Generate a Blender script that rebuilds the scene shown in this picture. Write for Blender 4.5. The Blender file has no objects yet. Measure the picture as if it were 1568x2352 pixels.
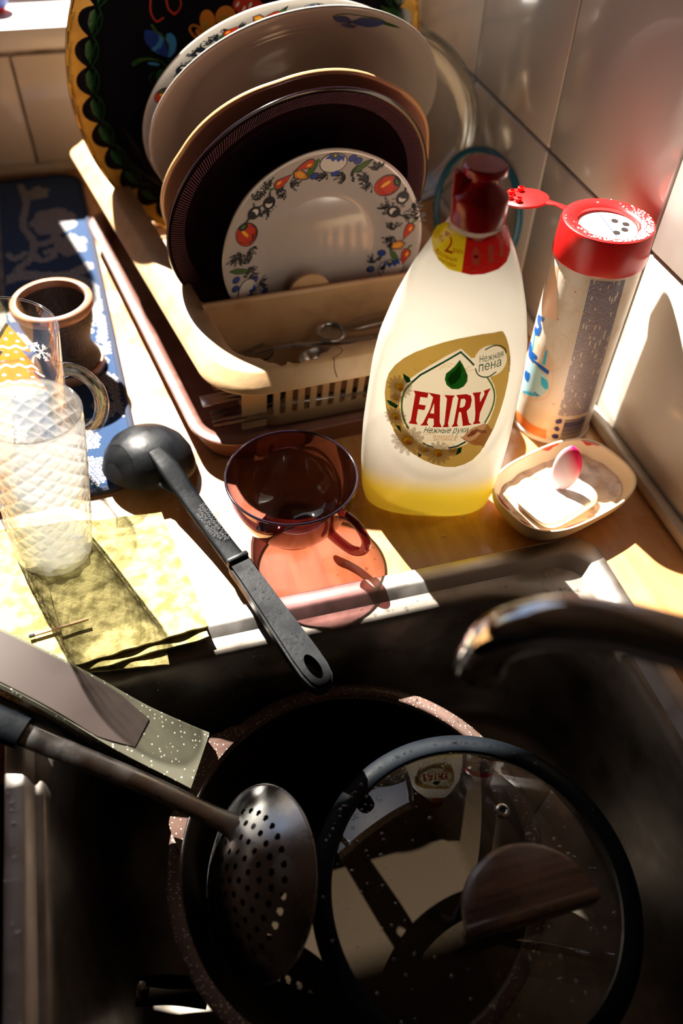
import bpy, bmesh, math, random
from mathutils import Vector, Matrix, noise
from mathutils.geometry import tessellate_polygon
random.seed(7)
S = bpy.context.scene
COL = S.collection
PI = math.pi
# ------------------------------------------------------------------ camera, sky, sun, exposure
cam_d = bpy.data.cameras.new('camera'); cam = bpy.data.objects.new('camera', cam_d); COL.objects.link(cam)
Rr = [(0.96412004, -0.17962193, 0.19546996), (-0.26415814, -0.7221529, 0.63930874), (0.02632533, -0.66800535, -0.74369068)]
m = Matrix(((Rr[0][0], -Rr[0][1], -Rr[0][2], 0.0), (Rr[1][0], -Rr[1][1], -Rr[1][2], 0.0), (Rr[2][0], -Rr[2][1], -Rr[2][2], 0.53), (0, 0, 0, 1)))
cam.matrix_world = m
cam_d.sensor_fit = 'VERTICAL'; cam_d.sensor_height = 36.0; cam_d.sensor_width = 24.0
cam_d.lens = 1808.0 / 2352.0 * 36.0
cam_d.clip_start = 0.02
cam_d.dof.use_dof = True; cam_d.dof.focus_distance = 0.63; cam_d.dof.aperture_fstop = 3.2
S.camera = cam

W = bpy.data.worlds.new('sky'); S.world = W; W.use_nodes = True
wn = W.node_tree.nodes; wl = W.node_tree.links
bgn = wn['Background']
sky = wn.new('ShaderNodeTexSky'); sky.sky_type = 'NISHITA'; sky.sun_disc = False
SUN_DIR = Vector((0.0134, -0.0544, -0.065)).normalized()      # the way the light travels
sky.sun_elevation = math.asin(-SUN_DIR.z); sky.sun_rotation = math.atan2(-SUN_DIR.x, -SUN_DIR.y)
wl.new(sky.outputs[0], bgn.inputs[0]); bgn.inputs[1].default_value = 0.15
sun_d = bpy.data.lights.new('sun', 'SUN'); sun = bpy.data.objects.new('sun', sun_d); COL.objects.link(sun)
sun_d.energy = 40.0; sun_d.angle = math.radians(0.6); sun_d.color = (1.0, 0.93, 0.83)
sun.rotation_euler = SUN_DIR.to_track_quat('-Z', 'Y').to_euler(); sun.location = (-1.2, 5.0, 6.0)
S.view_settings.view_transform = 'Standard'; S.view_settings.look = 'None'
S.view_settings.exposure = -0.42; S.view_settings.gamma = 1.0; S.view_settings.use_curve_mapping = False
S.cycles.max_bounces = 14; S.cycles.transparent_max_bounces = 24; S.cycles.transmission_bounces = 12
S.cycles.diffuse_bounces = 4; S.cycles.glossy_bounces = 5
S.cycles.sample_clamp_indirect = 6.0
S.cycles.caustics_reflective = False; S.cycles.caustics_refractive = False

# ------------------------------------------------------------------ materials
def mat(name, col, rough=0.5, metal=0.0, coat=0.0, bump=None, var=None, spec=0.5, sss=0.0, emit=None, rvar=None):
    """bump=(scale,strength,detail) ; var=(scale,colour2,lo,hi) mottling in object space ; rvar=(scale,lo,hi)"""
    M = bpy.data.materials.new(name); M.use_nodes = True
    nt = M.node_tree; b = nt.nodes['Principled BSDF']; L = nt.links
    b.inputs['Base Color'].default_value = (*col, 1); b.inputs['Roughness'].default_value = rough
    b.inputs['Metallic'].default_value = metal; b.inputs['Coat Weight'].default_value = coat
    b.inputs['Specular IOR Level'].default_value = spec
    if sss:
        b.inputs['Subsurface Weight'].default_value = sss; b.inputs['Subsurface Radius'].default_value = (0.01, 0.008, 0.006)
    tc = nt.nodes.new('ShaderNodeTexCoord')
    if var:
        n = nt.nodes.new('ShaderNodeTexNoise'); n.inputs['Scale'].default_value = var[0]; n.inputs['Detail'].default_value = 5
        L.new(tc.outputs['Object'], n.inputs['Vector'])
        r = nt.nodes.new('ShaderNodeMapRange'); r.inputs[1].default_value = var[2]; r.inputs[2].default_value = var[3]
        L.new(n.outputs[0], r.inputs[0])
        mx = nt.nodes.new('ShaderNodeMix'); mx.data_type = 'RGBA'
        mx.inputs[6].default_value = (*col, 1); mx.inputs[7].default_value = (*var[1], 1)
        L.new(r.outputs[0], mx.inputs[0]); L.new(mx.outputs[2], b.inputs['Base Color'])
    if rvar:
        n2 = nt.nodes.new('ShaderNodeTexNoise'); n2.inputs['Scale'].default_value = rvar[0]; n2.inputs['Detail'].default_value = 4
        L.new(tc.outputs['Object'], n2.inputs['Vector'])
        r2 = nt.nodes.new('ShaderNodeMapRange'); r2.inputs[1].default_value = 0.35; r2.inputs[2].default_value = 0.65
        r2.inputs[3].default_value = rvar[1]; r2.inputs[4].default_value = rvar[2]
        L.new(n2.outputs[0], r2.inputs[0]); L.new(r2.outputs[0], b.inputs['Roughness'])
    if bump:
        n3 = nt.nodes.new('ShaderNodeTexNoise'); n3.inputs['Scale'].default_value = bump[0]; n3.inputs['Detail'].default_value = bump[2] if len(bump) > 2 else 3
        L.new(tc.outputs['Object'], n3.inputs['Vector'])
        bp = nt.nodes.new('ShaderNodeBump'); bp.inputs['Strength'].default_value = bump[1]; bp.inputs['Distance'].default_value = 0.001
        L.new(n3.outputs[0], bp.inputs['Height']); L.new(bp.outputs[0], b.inputs['Normal'])
    return M

def glass(name, tint, refl=1.0, rough=0.02, base=0.04, haze=None, bump=None):
    """thin walled glass: tinted pass-through plus Fresnel reflection"""
    M = bpy.data.materials.new(name); M.use_nodes = True
    nt = M.node_tree; nt.nodes.clear(); L = nt.links
    o = nt.nodes.new('ShaderNodeOutputMaterial'); t = nt.nodes.new('ShaderNodeBsdfTransparent'); t.inputs[0].default_value = (*tint, 1)
    g = nt.nodes.new('ShaderNodeBsdfGlossy'); g.inputs['Roughness'].default_value = rough
    lw = nt.nodes.new('ShaderNodeLayerWeight'); lw.inputs[0].default_value = 0.5
    p = nt.nodes.new('ShaderNodeMath'); p.operation = 'POWER'; p.inputs[1].default_value = 3.0
    L.new(lw.outputs['Facing'], p.inputs[0])
    mr = nt.nodes.new('ShaderNodeMapRange'); mr.inputs[3].default_value = base; mr.inputs[4].default_value = min(1.0, 0.85 * refl)
    L.new(p.outputs[0], mr.inputs[0])
    mx = nt.nodes.new('ShaderNodeMixShader'); L.new(mr.outputs[0], mx.inputs[0]); L.new(t.outputs[0], mx.inputs[1]); L.new(g.outputs[0], mx.inputs[2])
    last = mx.outputs[0]
    if haze:
        d = nt.nodes.new('ShaderNodeBsdfTranslucent'); d.inputs[0].default_value = (*haze[0], 1)
        d2 = nt.nodes.new('ShaderNodeBsdfDiffuse'); d2.inputs[0].default_value = (*haze[0], 1)
        a = nt.nodes.new('ShaderNodeMixShader'); L.new(d.outputs[0], a.inputs[1]); L.new(d2.outputs[0], a.inputs[2])
        m2 = nt.nodes.new('ShaderNodeMixShader'); m2.inputs[0].default_value = haze[1]
        L.new(last, m2.inputs[1]); L.new(a.outputs[0], m2.inputs[2]); last = m2.outputs[0]
    if bump:
        tc = nt.nodes.new('ShaderNodeTexCoord'); n3 = nt.nodes.new('ShaderNodeTexNoise'); n3.inputs['Scale'].default_value = bump[0]
        L.new(tc.outputs['Object'], n3.inputs['Vector'])
        bp = nt.nodes.new('ShaderNodeBump'); bp.inputs['Strength'].default_value = bump[1]; bp.inputs['Distance'].default_value = 0.001
        L.new(n3.outputs[0], bp.inputs['Height']); L.new(bp.outputs[0], g.inputs['Normal']); L.new(bp.outputs[0], lw.inputs['Normal'])
    L.new(last, o.inputs[0])
    return M

def milky(name, col, trans=0.6, clear=0.1, rough=0.3, gloss=0.08):
    """thin milky plastic shell: translucent + diffuse + a little see-through + gloss"""
    M = bpy.data.materials.new(name); M.use_nodes = True
    nt = M.node_tree; nt.nodes.clear(); L = nt.links
    o = nt.nodes.new('ShaderNodeOutputMaterial')
    d = nt.nodes.new('ShaderNodeBsdfDiffuse'); t = nt.nodes.new('ShaderNodeBsdfTranslucent'); tr = nt.nodes.new('ShaderNodeBsdfTransparent')
    g = nt.nodes.new('ShaderNodeBsdfGlossy'); g.inputs['Roughness'].default_value = rough
    d.inputs[0].default_value = t.inputs[0].default_value = (*col, 1); tr.inputs[0].default_value = (*col, 1)
    a = nt.nodes.new('ShaderNodeMixShader'); a.inputs[0].default_value = trans; L.new(d.outputs[0], a.inputs[1]); L.new(t.outputs[0], a.inputs[2])
    b = nt.nodes.new('ShaderNodeMixShader'); b.inputs[0].default_value = clear; L.new(a.outputs[0], b.inputs[1]); L.new(tr.outputs[0], b.inputs[2])
    lw = nt.nodes.new('ShaderNodeLayerWeight'); pw = nt.nodes.new('ShaderNodeMath'); pw.operation = 'POWER'; pw.inputs[1].default_value = 4.0; L.new(lw.outputs['Facing'], pw.inputs[0])
    fr = nt.nodes.new('ShaderNodeMapRange'); fr.inputs[3].default_value = 0.035; fr.inputs[4].default_value = 0.6; L.new(pw.outputs[0], fr.inputs[0])
    c = nt.nodes.new('ShaderNodeMixShader'); L.new(fr.outputs[0], c.inputs[0]); L.new(b.outputs[0], c.inputs[1]); L.new(g.outputs[0], c.inputs[2])
    L.new(c.outputs[0], o.inputs[0])
    return M

def level_tint(Mm, hi, lo, z0, z1):
    nt = Mm.node_tree; L = nt.links; tc = nt.nodes.new('ShaderNodeTexCoord'); sp = nt.nodes.new('ShaderNodeSeparateXYZ'); L.new(tc.outputs['Object'], sp.inputs[0])
    r = nt.nodes.new('ShaderNodeMapRange'); r.inputs[1].default_value = z0; r.inputs[2].default_value = z1; r.interpolation_type = 'SMOOTHSTEP'; L.new(sp.outputs[2], r.inputs[0])
    mx = nt.nodes.new('ShaderNodeMix'); mx.data_type = 'RGBA'; mx.inputs[6].default_value = (*lo, 1); mx.inputs[7].default_value = (*hi, 1); L.new(r.outputs[0], mx.inputs[0])
    for n in nt.nodes:
        if n.type in ('BSDF_DIFFUSE', 'BSDF_TRANSLUCENT', 'BSDF_TRANSPARENT'): L.new(mx.outputs[2], n.inputs[0])

def wood_mat(name, c1, c2, rough=0.3, stretch=(14, 1.2, 14), scale=3.0, coat=0.2, rot=0.0):
    M = bpy.data.materials.new(name); M.use_nodes = True
    nt = M.node_tree; b = nt.nodes['Principled BSDF']; L = nt.links
    tc = nt.nodes.new('ShaderNodeTexCoord'); mp = nt.nodes.new('ShaderNodeMapping'); mp.inputs['Scale'].default_value = stretch
    mp.inputs['Rotation'].default_value = (0, 0, rot)
    L.new(tc.outputs['Object'], mp.inputs[0])
    n = nt.nodes.new('ShaderNodeTexNoise'); n.inputs['Scale'].default_value = scale; n.inputs['Detail'].default_value = 8; n.inputs['Distortion'].default_value = 0.6
    L.new(mp.outputs[0], n.inputs['Vector'])
    cr = nt.nodes.new('ShaderNodeValToRGB'); e = cr.color_ramp.elements
    e[0].position = 0.32; e[0].color = (*c1, 1); e[1].position = 0.7; e[1].color = (*c2, 1)
    L.new(n.outputs[0], cr.inputs[0]); L.new(cr.outputs[0], b.inputs['Base Color'])
    n2 = nt.nodes.new('ShaderNodeTexNoise'); n2.inputs['Scale'].default_value = 22; L.new(tc.outputs['Object'], n2.inputs['Vector'])
    r2 = nt.nodes.new('ShaderNodeMapRange'); r2.inputs[1].default_value = 0.4; r2.inputs[2].default_value = 0.6
    r2.inputs[3].default_value = rough * 0.6; r2.inputs[4].default_value = rough * 1.5; L.new(n2.outputs[0], r2.inputs[0]); L.new(r2.outputs[0], b.inputs['Roughness'])
    b.inputs['Coat Weight'].default_value = coat; b.inputs['Coat Roughness'].default_value = 0.2
    return M

M = {}
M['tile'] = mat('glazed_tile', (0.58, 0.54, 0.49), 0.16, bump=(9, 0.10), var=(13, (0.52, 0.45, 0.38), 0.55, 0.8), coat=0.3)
M['grout'] = mat('grout', (0.30, 0.24, 0.18), 0.9, var=(30, (0.48, 0.42, 0.35), 0.42, 0.62))
M['plaster'] = mat('painted_plaster', (0.11, 0.10, 0.10), 0.9)
M['sill'] = mat('white_gloss_paint', (0.75, 0.73, 0.70), 0.35)
M['trim'] = mat('ivory_plastic_trim', (0.56, 0.50, 0.42), 0.35, var=(40, (0.40, 0.34, 0.26), 0.5, 0.75))
M['counter'] = wood_mat('beech_worktop', (0.46, 0.21, 0.070), (0.60, 0.32, 0.125), 0.32, (26, 3.0, 26), 3.0, 0.15, 0.35)
M['dark'] = mat('dark_cabinet', (0.03, 0.028, 0.027), 0.8)
M['steel'] = mat('brushed_sink_steel', (0.30, 0.265, 0.23), 0.4, 0.78, bump=(90, 0.2, 6), var=(26, (0.15, 0.125, 0.10), 0.45, 0.72), rvar=(18, 0.34, 0.5))
M['steel_rim'] = mat('sink_rim_steel', (0.47, 0.44, 0.41), 0.4, 1.0, bump=(60, 0.15, 6), rvar=(25, 0.34, 0.55))
M['chrome'] = mat('chrome', (0.55, 0.56, 0.58), 0.05, 1.0)
M['steel_tool'] = mat('utensil_steel', (0.36, 0.35, 0.345), 0.24, 1.0, rvar=(40, 0.18, 0.36), bump=(120, 0.1))
M['beige'] = mat('beige_plastic', (0.58, 0.38, 0.20), 0.38, var=(45, (0.48, 0.29, 0.14), 0.45, 0.75), bump=(160, 0.12))
M['brown'] = mat('brown_plastic', (0.12, 0.048, 0.036), 0.38, var=(35, (0.19, 0.10, 0.08), 0.5, 0.75), bump=(160, 0.1))
M['black_nylon'] = mat('black_nylon', (0.004, 0.005, 0.007), 0.45, bump=(260, 0.12), rvar=(60, 0.36, 0.56), spec=0.22)
M['black_grip'] = mat('matt_black_nylon', (0.0025, 0.0035, 0.005), 0.5, bump=(260, 0.12), rvar=(50, 0.35, 0.6), spec=0.09)
M['black_rubber'] = mat('black_silicone', (0.004, 0.006, 0.009), 0.5, bump=(200, 0.12), rvar=(60, 0.4, 0.6), spec=0.09)
M['pan_inside'] = mat('black_nonstick', (0.015, 0.0105, 0.0065), 0.7, spec=0.02)
M['pan_out'] = mat('black_enamel', (0.010, 0.008, 0.008), 0.5, spec=0.1)
def speckled(name, base, spk, scale=420, thr=0.62, rough=0.3):
    Mm = mat(name, base, rough, var=(30, tuple(x * 0.6 for x in base), 0.4, 0.7)); nt = Mm.node_tree; b = nt.nodes['Principled BSDF']; L = nt.links
    src = b.inputs['Base Color'].links[0].from_socket
    tc = nt.nodes.new('ShaderNodeTexCoord'); v = nt.nodes.new('ShaderNodeTexVoronoi'); v.inputs['Scale'].default_value = scale
    L.new(tc.outputs['Object'], v.inputs['Vector'])
    n = nt.nodes.new('ShaderNodeMath'); n.operation = 'LESS_THAN'; n.inputs[1].default_value = 1 - thr
    w = nt.nodes.new('ShaderNodeSeparateColor'); L.new(v.outputs['Color'], w.inputs[0])
    d = nt.nodes.new('ShaderNodeMath'); d.operation = 'LESS_THAN'; d.inputs[1].default_value = 0.28; L.new(v.outputs['Distance'], d.inputs[0])
    L.new(w.outputs[0], n.inputs[0]); mu = nt.nodes.new('ShaderNodeMath'); mu.operation = 'MULTIPLY'; L.new(n.outputs[0], mu.inputs[0]); L.new(d.outputs[0], mu.inputs[1])
    mx = nt.nodes.new('ShaderNodeMix'); mx.data_type = 'RGBA'; mx.inputs[7].default_value = (*spk, 1)
    L.new(src, mx.inputs[6]); L.new(mu.outputs[0], mx.inputs[0]); L.new(mx.outputs[2], b.inputs['Base Color'])
    return Mm
M['pan_rim'] = speckled('brown_speckled_coating', (0.115, 0.068, 0.054), (0.6, 0.52, 0.42), 520, 0.55)
M['handle_grey'] = speckled('grey_speckled_coating', (0.12, 0.115, 0.085), (0.55, 0.52, 0.42), 420, 0.7, 0.2)
M['taupe'] = mat('taupe_plastic', (0.052, 0.038, 0.034), 0.55, spec=0.25, var=(24, (0.036, 0.027, 0.025), 0.45, 0.75))
M['dark_wood'] = wood_mat('dark_walnut', (0.035, 0.016, 0.012), (0.13, 0.06, 0.04), 0.35, (3, 40, 3), 5.0, 0.3)
M['knob_stripe'] = wood_mat('walnut_edge', (0.02, 0.01, 0.008), (0.20, 0.10, 0.055), 0.35, (2, 12, 60), 5.0, 0.3)
M['porcelain'] = mat('white_porcelain', (0.46, 0.42, 0.40), 0.12, coat=0.4)
M['porcelain2'] = mat('cream_porcelain', (0.40, 0.39, 0.345), 0.12, coat=0.4)
M['pink_glaze'] = mat('pink_glaze', (0.27, 0.135, 0.10), 0.15, coat=0.4)
M['pink_edge'] = mat('ochre_glazed_edge', (0.62, 0.36, 0.17), 0.2, coat=0.4)
M['lacquer'] = mat('black_lacquer', (0.005, 0.005, 0.008), 0.10, spec=0.5, bump=(14, 0.05))
M['gold'] = mat('gold_paint', (0.62, 0.36, 0.045), 0.32, metal=0.35, var=(60, (0.45, 0.24, 0.03), 0.4, 0.7))
M['red_plastic'] = mat('red_plastic', (0.62, 0.012, 0.012), 0.28, var=(60, (0.5, 0.01, 0.01), 0.4, 0.7), sss=0.1)
M['dark_red_plastic'] = mat('crimson_plastic', (0.38, 0.006, 0.012), 0.2, sss=0.1)
M['powder'] = mat('white_powder', (0.78, 0.76, 0.74), 0.85, bump=(300, 0.4))
M['can_white'] = mat('stained_can_sleeve', (0.72, 0.63, 0.52), 0.35, var=(42, (0.60, 0.42, 0.26), 0.52, 0.74))
M['soap_dish'] = mat('cream_dish_plastic', (0.85, 0.70, 0.45), 0.3, sss=0.15)
M['soap_gunk'] = mat('soap_residue', (0.58, 0.42, 0.30), 0.35, bump=(120, 0.6, 5), var=(70, (0.30, 0.16, 0.09), 0.5, 0.68))
M['soap'] = mat('white_soap', (0.80, 0.74, 0.68), 0.3, bump=(120, 0.35, 5), var=(60, (0.72, 0.55, 0.50), 0.55, 0.75), sss=0.2)
M['felt'] = mat('yellow_viscose', (0.43, 0.365, 0.15), 0.95, bump=(420, 1.0, 6), var=(85, (0.17, 0.14, 0.04), 0.42, 0.62))
M['mat_blue'] = mat('navy_woven_cloth', (0.005, 0.034, 0.105), 0.9, bump=(500, 0.5, 3))
M['mat_stripe'] = mat('grey_woven_cloth', (0.19, 0.17, 0.155), 0.9, bump=(500, 0.5, 3), var=(90, (0.11, 0.10, 0.10), 0.4, 0.6))
M['mat_print'] = mat('white_dot_print', (0.50, 0.46, 0.42), 0.9)
M['piping'] = mat('navy_piping', (0.012, 0.018, 0.045), 0.85, bump=(500, 0.6))
M['clay'] = mat('dark_textured_clay', (0.018, 0.011, 0.010), 0.55, bump=(500, 1.0, 2), var=(400, (0.06, 0.04, 0.038), 0.5, 0.6))
M['clay_ring'] = mat('copper_wood_ring', (0.36, 0.17, 0.10), 0.3, var=(70, (0.48, 0.29, 0.20), 0.4, 0.7))
M['match'] = mat('match_wood', (0.50, 0.32, 0.16), 0.7)
M['char'] = mat('charred_head', (0.012, 0.010, 0.010), 0.9)
M['purple_glass'] = glass('amethyst_brown_glass', (0.565, 0.40, 0.41), 1.0, 0.02, 0.05)
M['purple_thick'] = glass('amethyst_thick_glass', (0.42, 0.16, 0.20), 1.2, 0.02, 0.07)
M['purple_rim'] = mat('dark_amethyst_lip', (0.010, 0.006, 0.012), 0.06, coat=0.5)
M['clear_glass'] = glass('clear_glass', (0.95, 0.955, 0.95), 1.0, 0.015, 0.05)
M['clear_thick'] = glass('clear_thick_glass', (0.96, 0.965, 0.95), 1.0, 0.02, 0.13)
M['cut_glass'] = glass('cut_glass', (0.95, 0.95, 0.92), 1.15, 0.08, 0.13, haze=((0.92, 0.92, 0.88), 0.26))
M['lid_glass'] = glass('smoked_lid_glass', (0.74, 0.73, 0.70), 1.0, 0.02, 0.07, haze=((0.42, 0.32, 0.20), 0.013))
M['old_glass'] = glass('dull_glass', (0.74, 0.76, 0.74), 1.0, 0.03, 0.10, haze=((0.4, 0.4, 0.38), 0.05))
M['bowl_rim'] = glass('thick_bowl_rim_glass', (0.75, 0.77, 0.75), 1.0, 0.05, 0.2, haze=((0.6, 0.6, 0.58), 0.12))
M['water'] = glass('water', (0.96, 0.97, 0.97), 1.3, 0.0, 0.16)
M['plum_glass'] = mat('dark_plum_ribbed_glass', (0.006, 0.002, 0.004), 0.10, spec=0.35)
M['cyan_plastic'] = mat('cyan_plastic', (0.004, 0.10, 0.17), 0.4)
M['bottle'] = milky('milky_bottle', (0.93, 0.91, 0.86), 0.55, 0.10, 0.28)
M['bottle_body'] = milky('milky_bottle_with_yellow_liquid', (0.93, 0.91, 0.86), 0.66, 0.07, 0.28)
level_tint(M['bottle_body'], (0.75, 0.72, 0.655), (0.97, 0.76, 0.06), 0.032, 0.060)
M['liquid'] = milky('yellow_detergent', (0.90, 0.66, 0.03), 0.6, 0.0, 0.3)

def flat(name, col, rough=0.4, **k):
    if name not in M: M[name] = mat(name, col, rough, **k)
    return name
LABEL_INK = {}
for n, c in dict(p_black=(0.006, 0.010, 0.018), p_red=(0.52, 0.035, 0.012), p_dred=(0.22, 0.012, 0.008), p_yellow=(0.85, 0.42, 0.03), p_blue=(0.015, 0.05, 0.30),
                 p_lblue=(0.05, 0.28, 0.62), p_green=(0.06, 0.13, 0.02), p_dgreen=(0.008, 0.07, 0.012), p_white=(0.62, 0.58, 0.55), p_orange=(0.62, 0.20, 0.02),
                 p_greyblue=(0.045, 0.075, 0.20), l_gold=(0.47, 0.31, 0.075), l_cream=(0.78, 0.72, 0.60), l_dkgreen=(0.0, 0.085, 0.05), l_green=(0.13, 0.26, 0.05), l_drop=(0.01, 0.12, 0.012), l_drop2=(0.04, 0.27, 0.02),
                 l_red=(0.50, 0.012, 0.010), l_yellow=(0.78, 0.62, 0.02), l_skin=(0.66, 0.42, 0.28), l_skin2=(0.45, 0.22, 0.12), l_ochre=(0.62, 0.33, 0.06), l_white=(0.80, 0.76, 0.68), l_daisy=(0.72, 0.68, 0.62),
                 c_blue=(0.01, 0.11, 0.42), c_cyan=(0.04, 0.45, 0.68), c_lightblue=(0.42, 0.66, 0.70), c_orange=(0.80, 0.24, 0.06), c_navy=(0.03, 0.035, 0.16), c_peach=(0.80, 0.50, 0.34),
                 g_orange=(0.60, 0.15, 0.012), g_white=(0.9, 0.9, 0.88), g_shadow=(0.02, 0.018, 0.015), g_pink=(0.85, 0.20, 0.18)).items():
    flat(n, c, 0.35)

# ------------------------------------------------------------------ mesh helpers
def mesh(name, V, F, m_, parent=None, smooth=True, mats=None, fm=None, kind=None, sharp=None):
    me = bpy.data.meshes.new(name); me.from_pydata([tuple(v) for v in V], [], F)
    for x in (mats or [m_]): me.materials.append(M[x] if isinstance(x, str) else x)
    if fm: me.polygons.foreach_set('material_index', fm)
    if smooth:
        me.polygons.foreach_set('use_smooth', [True] * len(me.polygons))
    me.update()
    if smooth: me.set_sharp_from_angle(angle=math.radians(sharp or 40))
    o = bpy.data.objects.new(name, me); COL.objects.link(o)
    if parent: o.parent = parent
    if kind: o['kind'] = kind
    return o
def tag(o, label, cat, group=None, kind=None):
    if label: o['label'] = label
    if cat: o['category'] = cat
    if group: o['group'] = group
    if kind: o['kind'] = kind
    return o
def thing(name, label, cat, loc=(0, 0, 0), rz=0.0, group=None, mtx=None):
    o = bpy.data.objects.new(name, None); COL.objects.link(o); o.empty_display_size = 0.02
    if mtx is not None: o.matrix_world = mtx
    else: o.location = loc; o.rotation_euler = (0, 0, rz)
    return tag(o, label, cat, group)
def loft(rings, closed=True, cap0=False, cap1=False):
    n = len(rings[0]); V = [p for r in rings for p in r]; F = []
    for i in range(len(rings) - 1):
        for j in range(n if closed else n - 1):
            a = i * n + j; b = i * n + (j + 1) % n
            F.append((a, b, b + n, a + n))
    if cap0: F.append(tuple(reversed(range(n))))
    if cap1: F.append(tuple(range((len(rings) - 1) * n, len(rings) * n)))
    return V, F
def lathe(prof, seg=64, cap0=False, cap1=False, fr=None):
    rings = []
    for (r, z) in prof:
        rings.append([((r * (fr(2 * PI * j / seg, r, z) if fr else 1)) * math.cos(2 * PI * j / seg), (r * (fr(2 * PI * j / seg, r, z) if fr else 1)) * math.sin(2 * PI * j / seg), z) for j in range(seg)])
    return loft(rings, True, cap0, cap1)
def join(*parts):
    V = []; F = []
    for v, f in parts:
        k = len(V); V += list(v); F += [tuple(i + k for i in q) for q in f]
    return V, F
def tube(pts, rad, seg=16, caps=True, sec=None, up=(0, 0, 1)):
    """sweep; rad = float / list / list of (rx,ry)"""
    P = [Vector(p) for p in pts]; rings = []
    for i, p in enumerate(P):
        t = (P[min(i + 1, len(P) - 1)] - P[max(i - 1, 0)]).normalized()
        u = Vector(up); s = t.cross(u)
        if s.length < 1e-4: s = t.cross(Vector((0, 1, 0)))
        s.normalize(); n = s.cross(t).normalized()
        r = rad[i] if isinstance(rad, (list, tuple)) else rad
        rx, ry = r if isinstance(r, (list, tuple)) else (r, r)
        ring = []
        for j in range(seg):
            a = 2 * PI * j / seg; ca, sa = math.cos(a), math.sin(a)
            if sec: ca = math.copysign(abs(ca) ** sec, ca); sa = math.copysign(abs(sa) ** sec, sa)
            ring.append(p + s * rx * ca + n * ry * sa)
        rings.append(ring)
    return loft(rings, True, caps, caps)
def spline(pts, n=8):
    P = [Vector(p) for p in pts]; P = [P[0] * 2 - P[1]] + P + [P[-1] * 2 - P[-2]]; out = []
    for i in range(1, len(P) - 2):
        a, b, c, d = P[i - 1:i + 3]
        for k in range(n):
            t = k / n
            out.append(0.5 * ((2 * b) + (c - a) * t + (2 * a - 5 * b + 4 * c - d) * t * t + (3 * b - a - 3 * c + d) * t ** 3))
    out.append(P[-2]); return out
def lerp_list(vals, n):
    out = []
    for i in range(n):
        t = i / (n - 1) * (len(vals) - 1); k = min(int(t), len(vals) - 2); f = t - k; a, b = vals[k], vals[k + 1]
        if isinstance(a, (tuple, list)): out.append(tuple(x + (y - x) * f for x, y in zip(a, b)))
        else: out.append(a + (b - a) * f)
    return out
def rrect(x0, x1, y0, y1, r, n=8, s=6):
    """rounded rectangle loop, ccw, with s points along each straight side"""
    if not isinstance(r, (list, tuple)): r = (r,) * 4       # br, tr, tl, bl
    cs = [(x1 - r[0], y0 + r[0], -PI / 2, r[0]), (x1 - r[1], y1 - r[1], 0, r[1]), (x0 + r[2], y1 - r[2], PI / 2, r[2]), (x0 + r[3], y0 + r[3], PI, r[3])]
    L = []
    for k, (cx, cy, a0, rr) in enumerate(cs):
        arc = [(cx + rr * math.cos(a0 + PI / 2 * i / n), cy + rr * math.sin(a0 + PI / 2 * i / n)) for i in range(n + 1)]
        L += arc
        cx2, cy2, a2, r2 = cs[(k + 1) % 4]; e = (cx2 + r2 * math.cos(a2), cy2 + r2 * math.sin(a2)); b = arc[-1]
        for i in range(1, s): L.append((b[0] + (e[0] - b[0]) * i / s, b[1] + (e[1] - b[1]) * i / s))
    return L
def z_ring(loop, z): return [(x, y, z) for x, y in loop]
def box(x0, x1, y0, y1, z0, z1, bev=0.0):
    if bev <= 0:
        V = [(x, y, z) for z in (z0, z1) for x, y in ((x0, y0), (x1, y0), (x1, y1), (x0, y1))]
        return V, [(3, 2, 1, 0), (4, 5, 6, 7), (0, 1, 5, 4), (1, 2, 6, 5), (2, 3, 7, 6), (3, 0, 4, 7)]
    bm = bmesh.new(); bmesh.ops.create_cube(bm, size=1.0)
    for v in bm.verts: v.co = Vector(((x0 + x1) / 2 + v.co.x * (x1 - x0), (y0 + y1) / 2 + v.co.y * (y1 - y0), (z0 + z1) / 2 + v.co.z * (z1 - z0)))
    bmesh.ops.bevel(bm, geom=bm.edges[:], offset=bev, segments=2, affect='EDGES', profile=0.5)
    bm.verts.ensure_lookup_table()
    V = [tuple(v.co) for v in bm.verts]; F = [tuple(v.index for v in f.verts) for f in bm.faces]; bm.free(); return V, F
def plate_prism(loop, holes, z0, z1):
    """flat slab from an outline with holes"""
    polys = [[Vector((x, y, 0)) for x, y in loop]] + [[Vector((x, y, 0)) for x, y in h] for h in holes]
    tris = tessellate_polygon(polys); flatp = [p for q in polys for p in q]; n = len(flatp)
    V = [(p.x, p.y, z1) for p in flatp] + [(p.x, p.y, z0) for p in flatp]; F = []
    for t in tris:
        a, b, c = (flatp[i] for i in t)
        if (b - a).cross(c - a).z < 0: t = t[::-1]
        F.append(tuple(t)); F.append(tuple(i + n for i in t[::-1]))
    k = 0
    for q in polys:
        m_ = len(q)
        area = sum(q[i].x * q[(i + 1) % m_].y - q[(i + 1) % m_].x * q[i].y for i in range(m_))
        for i in range(m_):
            a, b = k + i, k + (i + 1) % m_
            F.append((a, a + n, b + n, b) if (area > 0) == (q is polys[0]) or True else (a, b, b + n, a + n))
        k += m_
    return V, F

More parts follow.
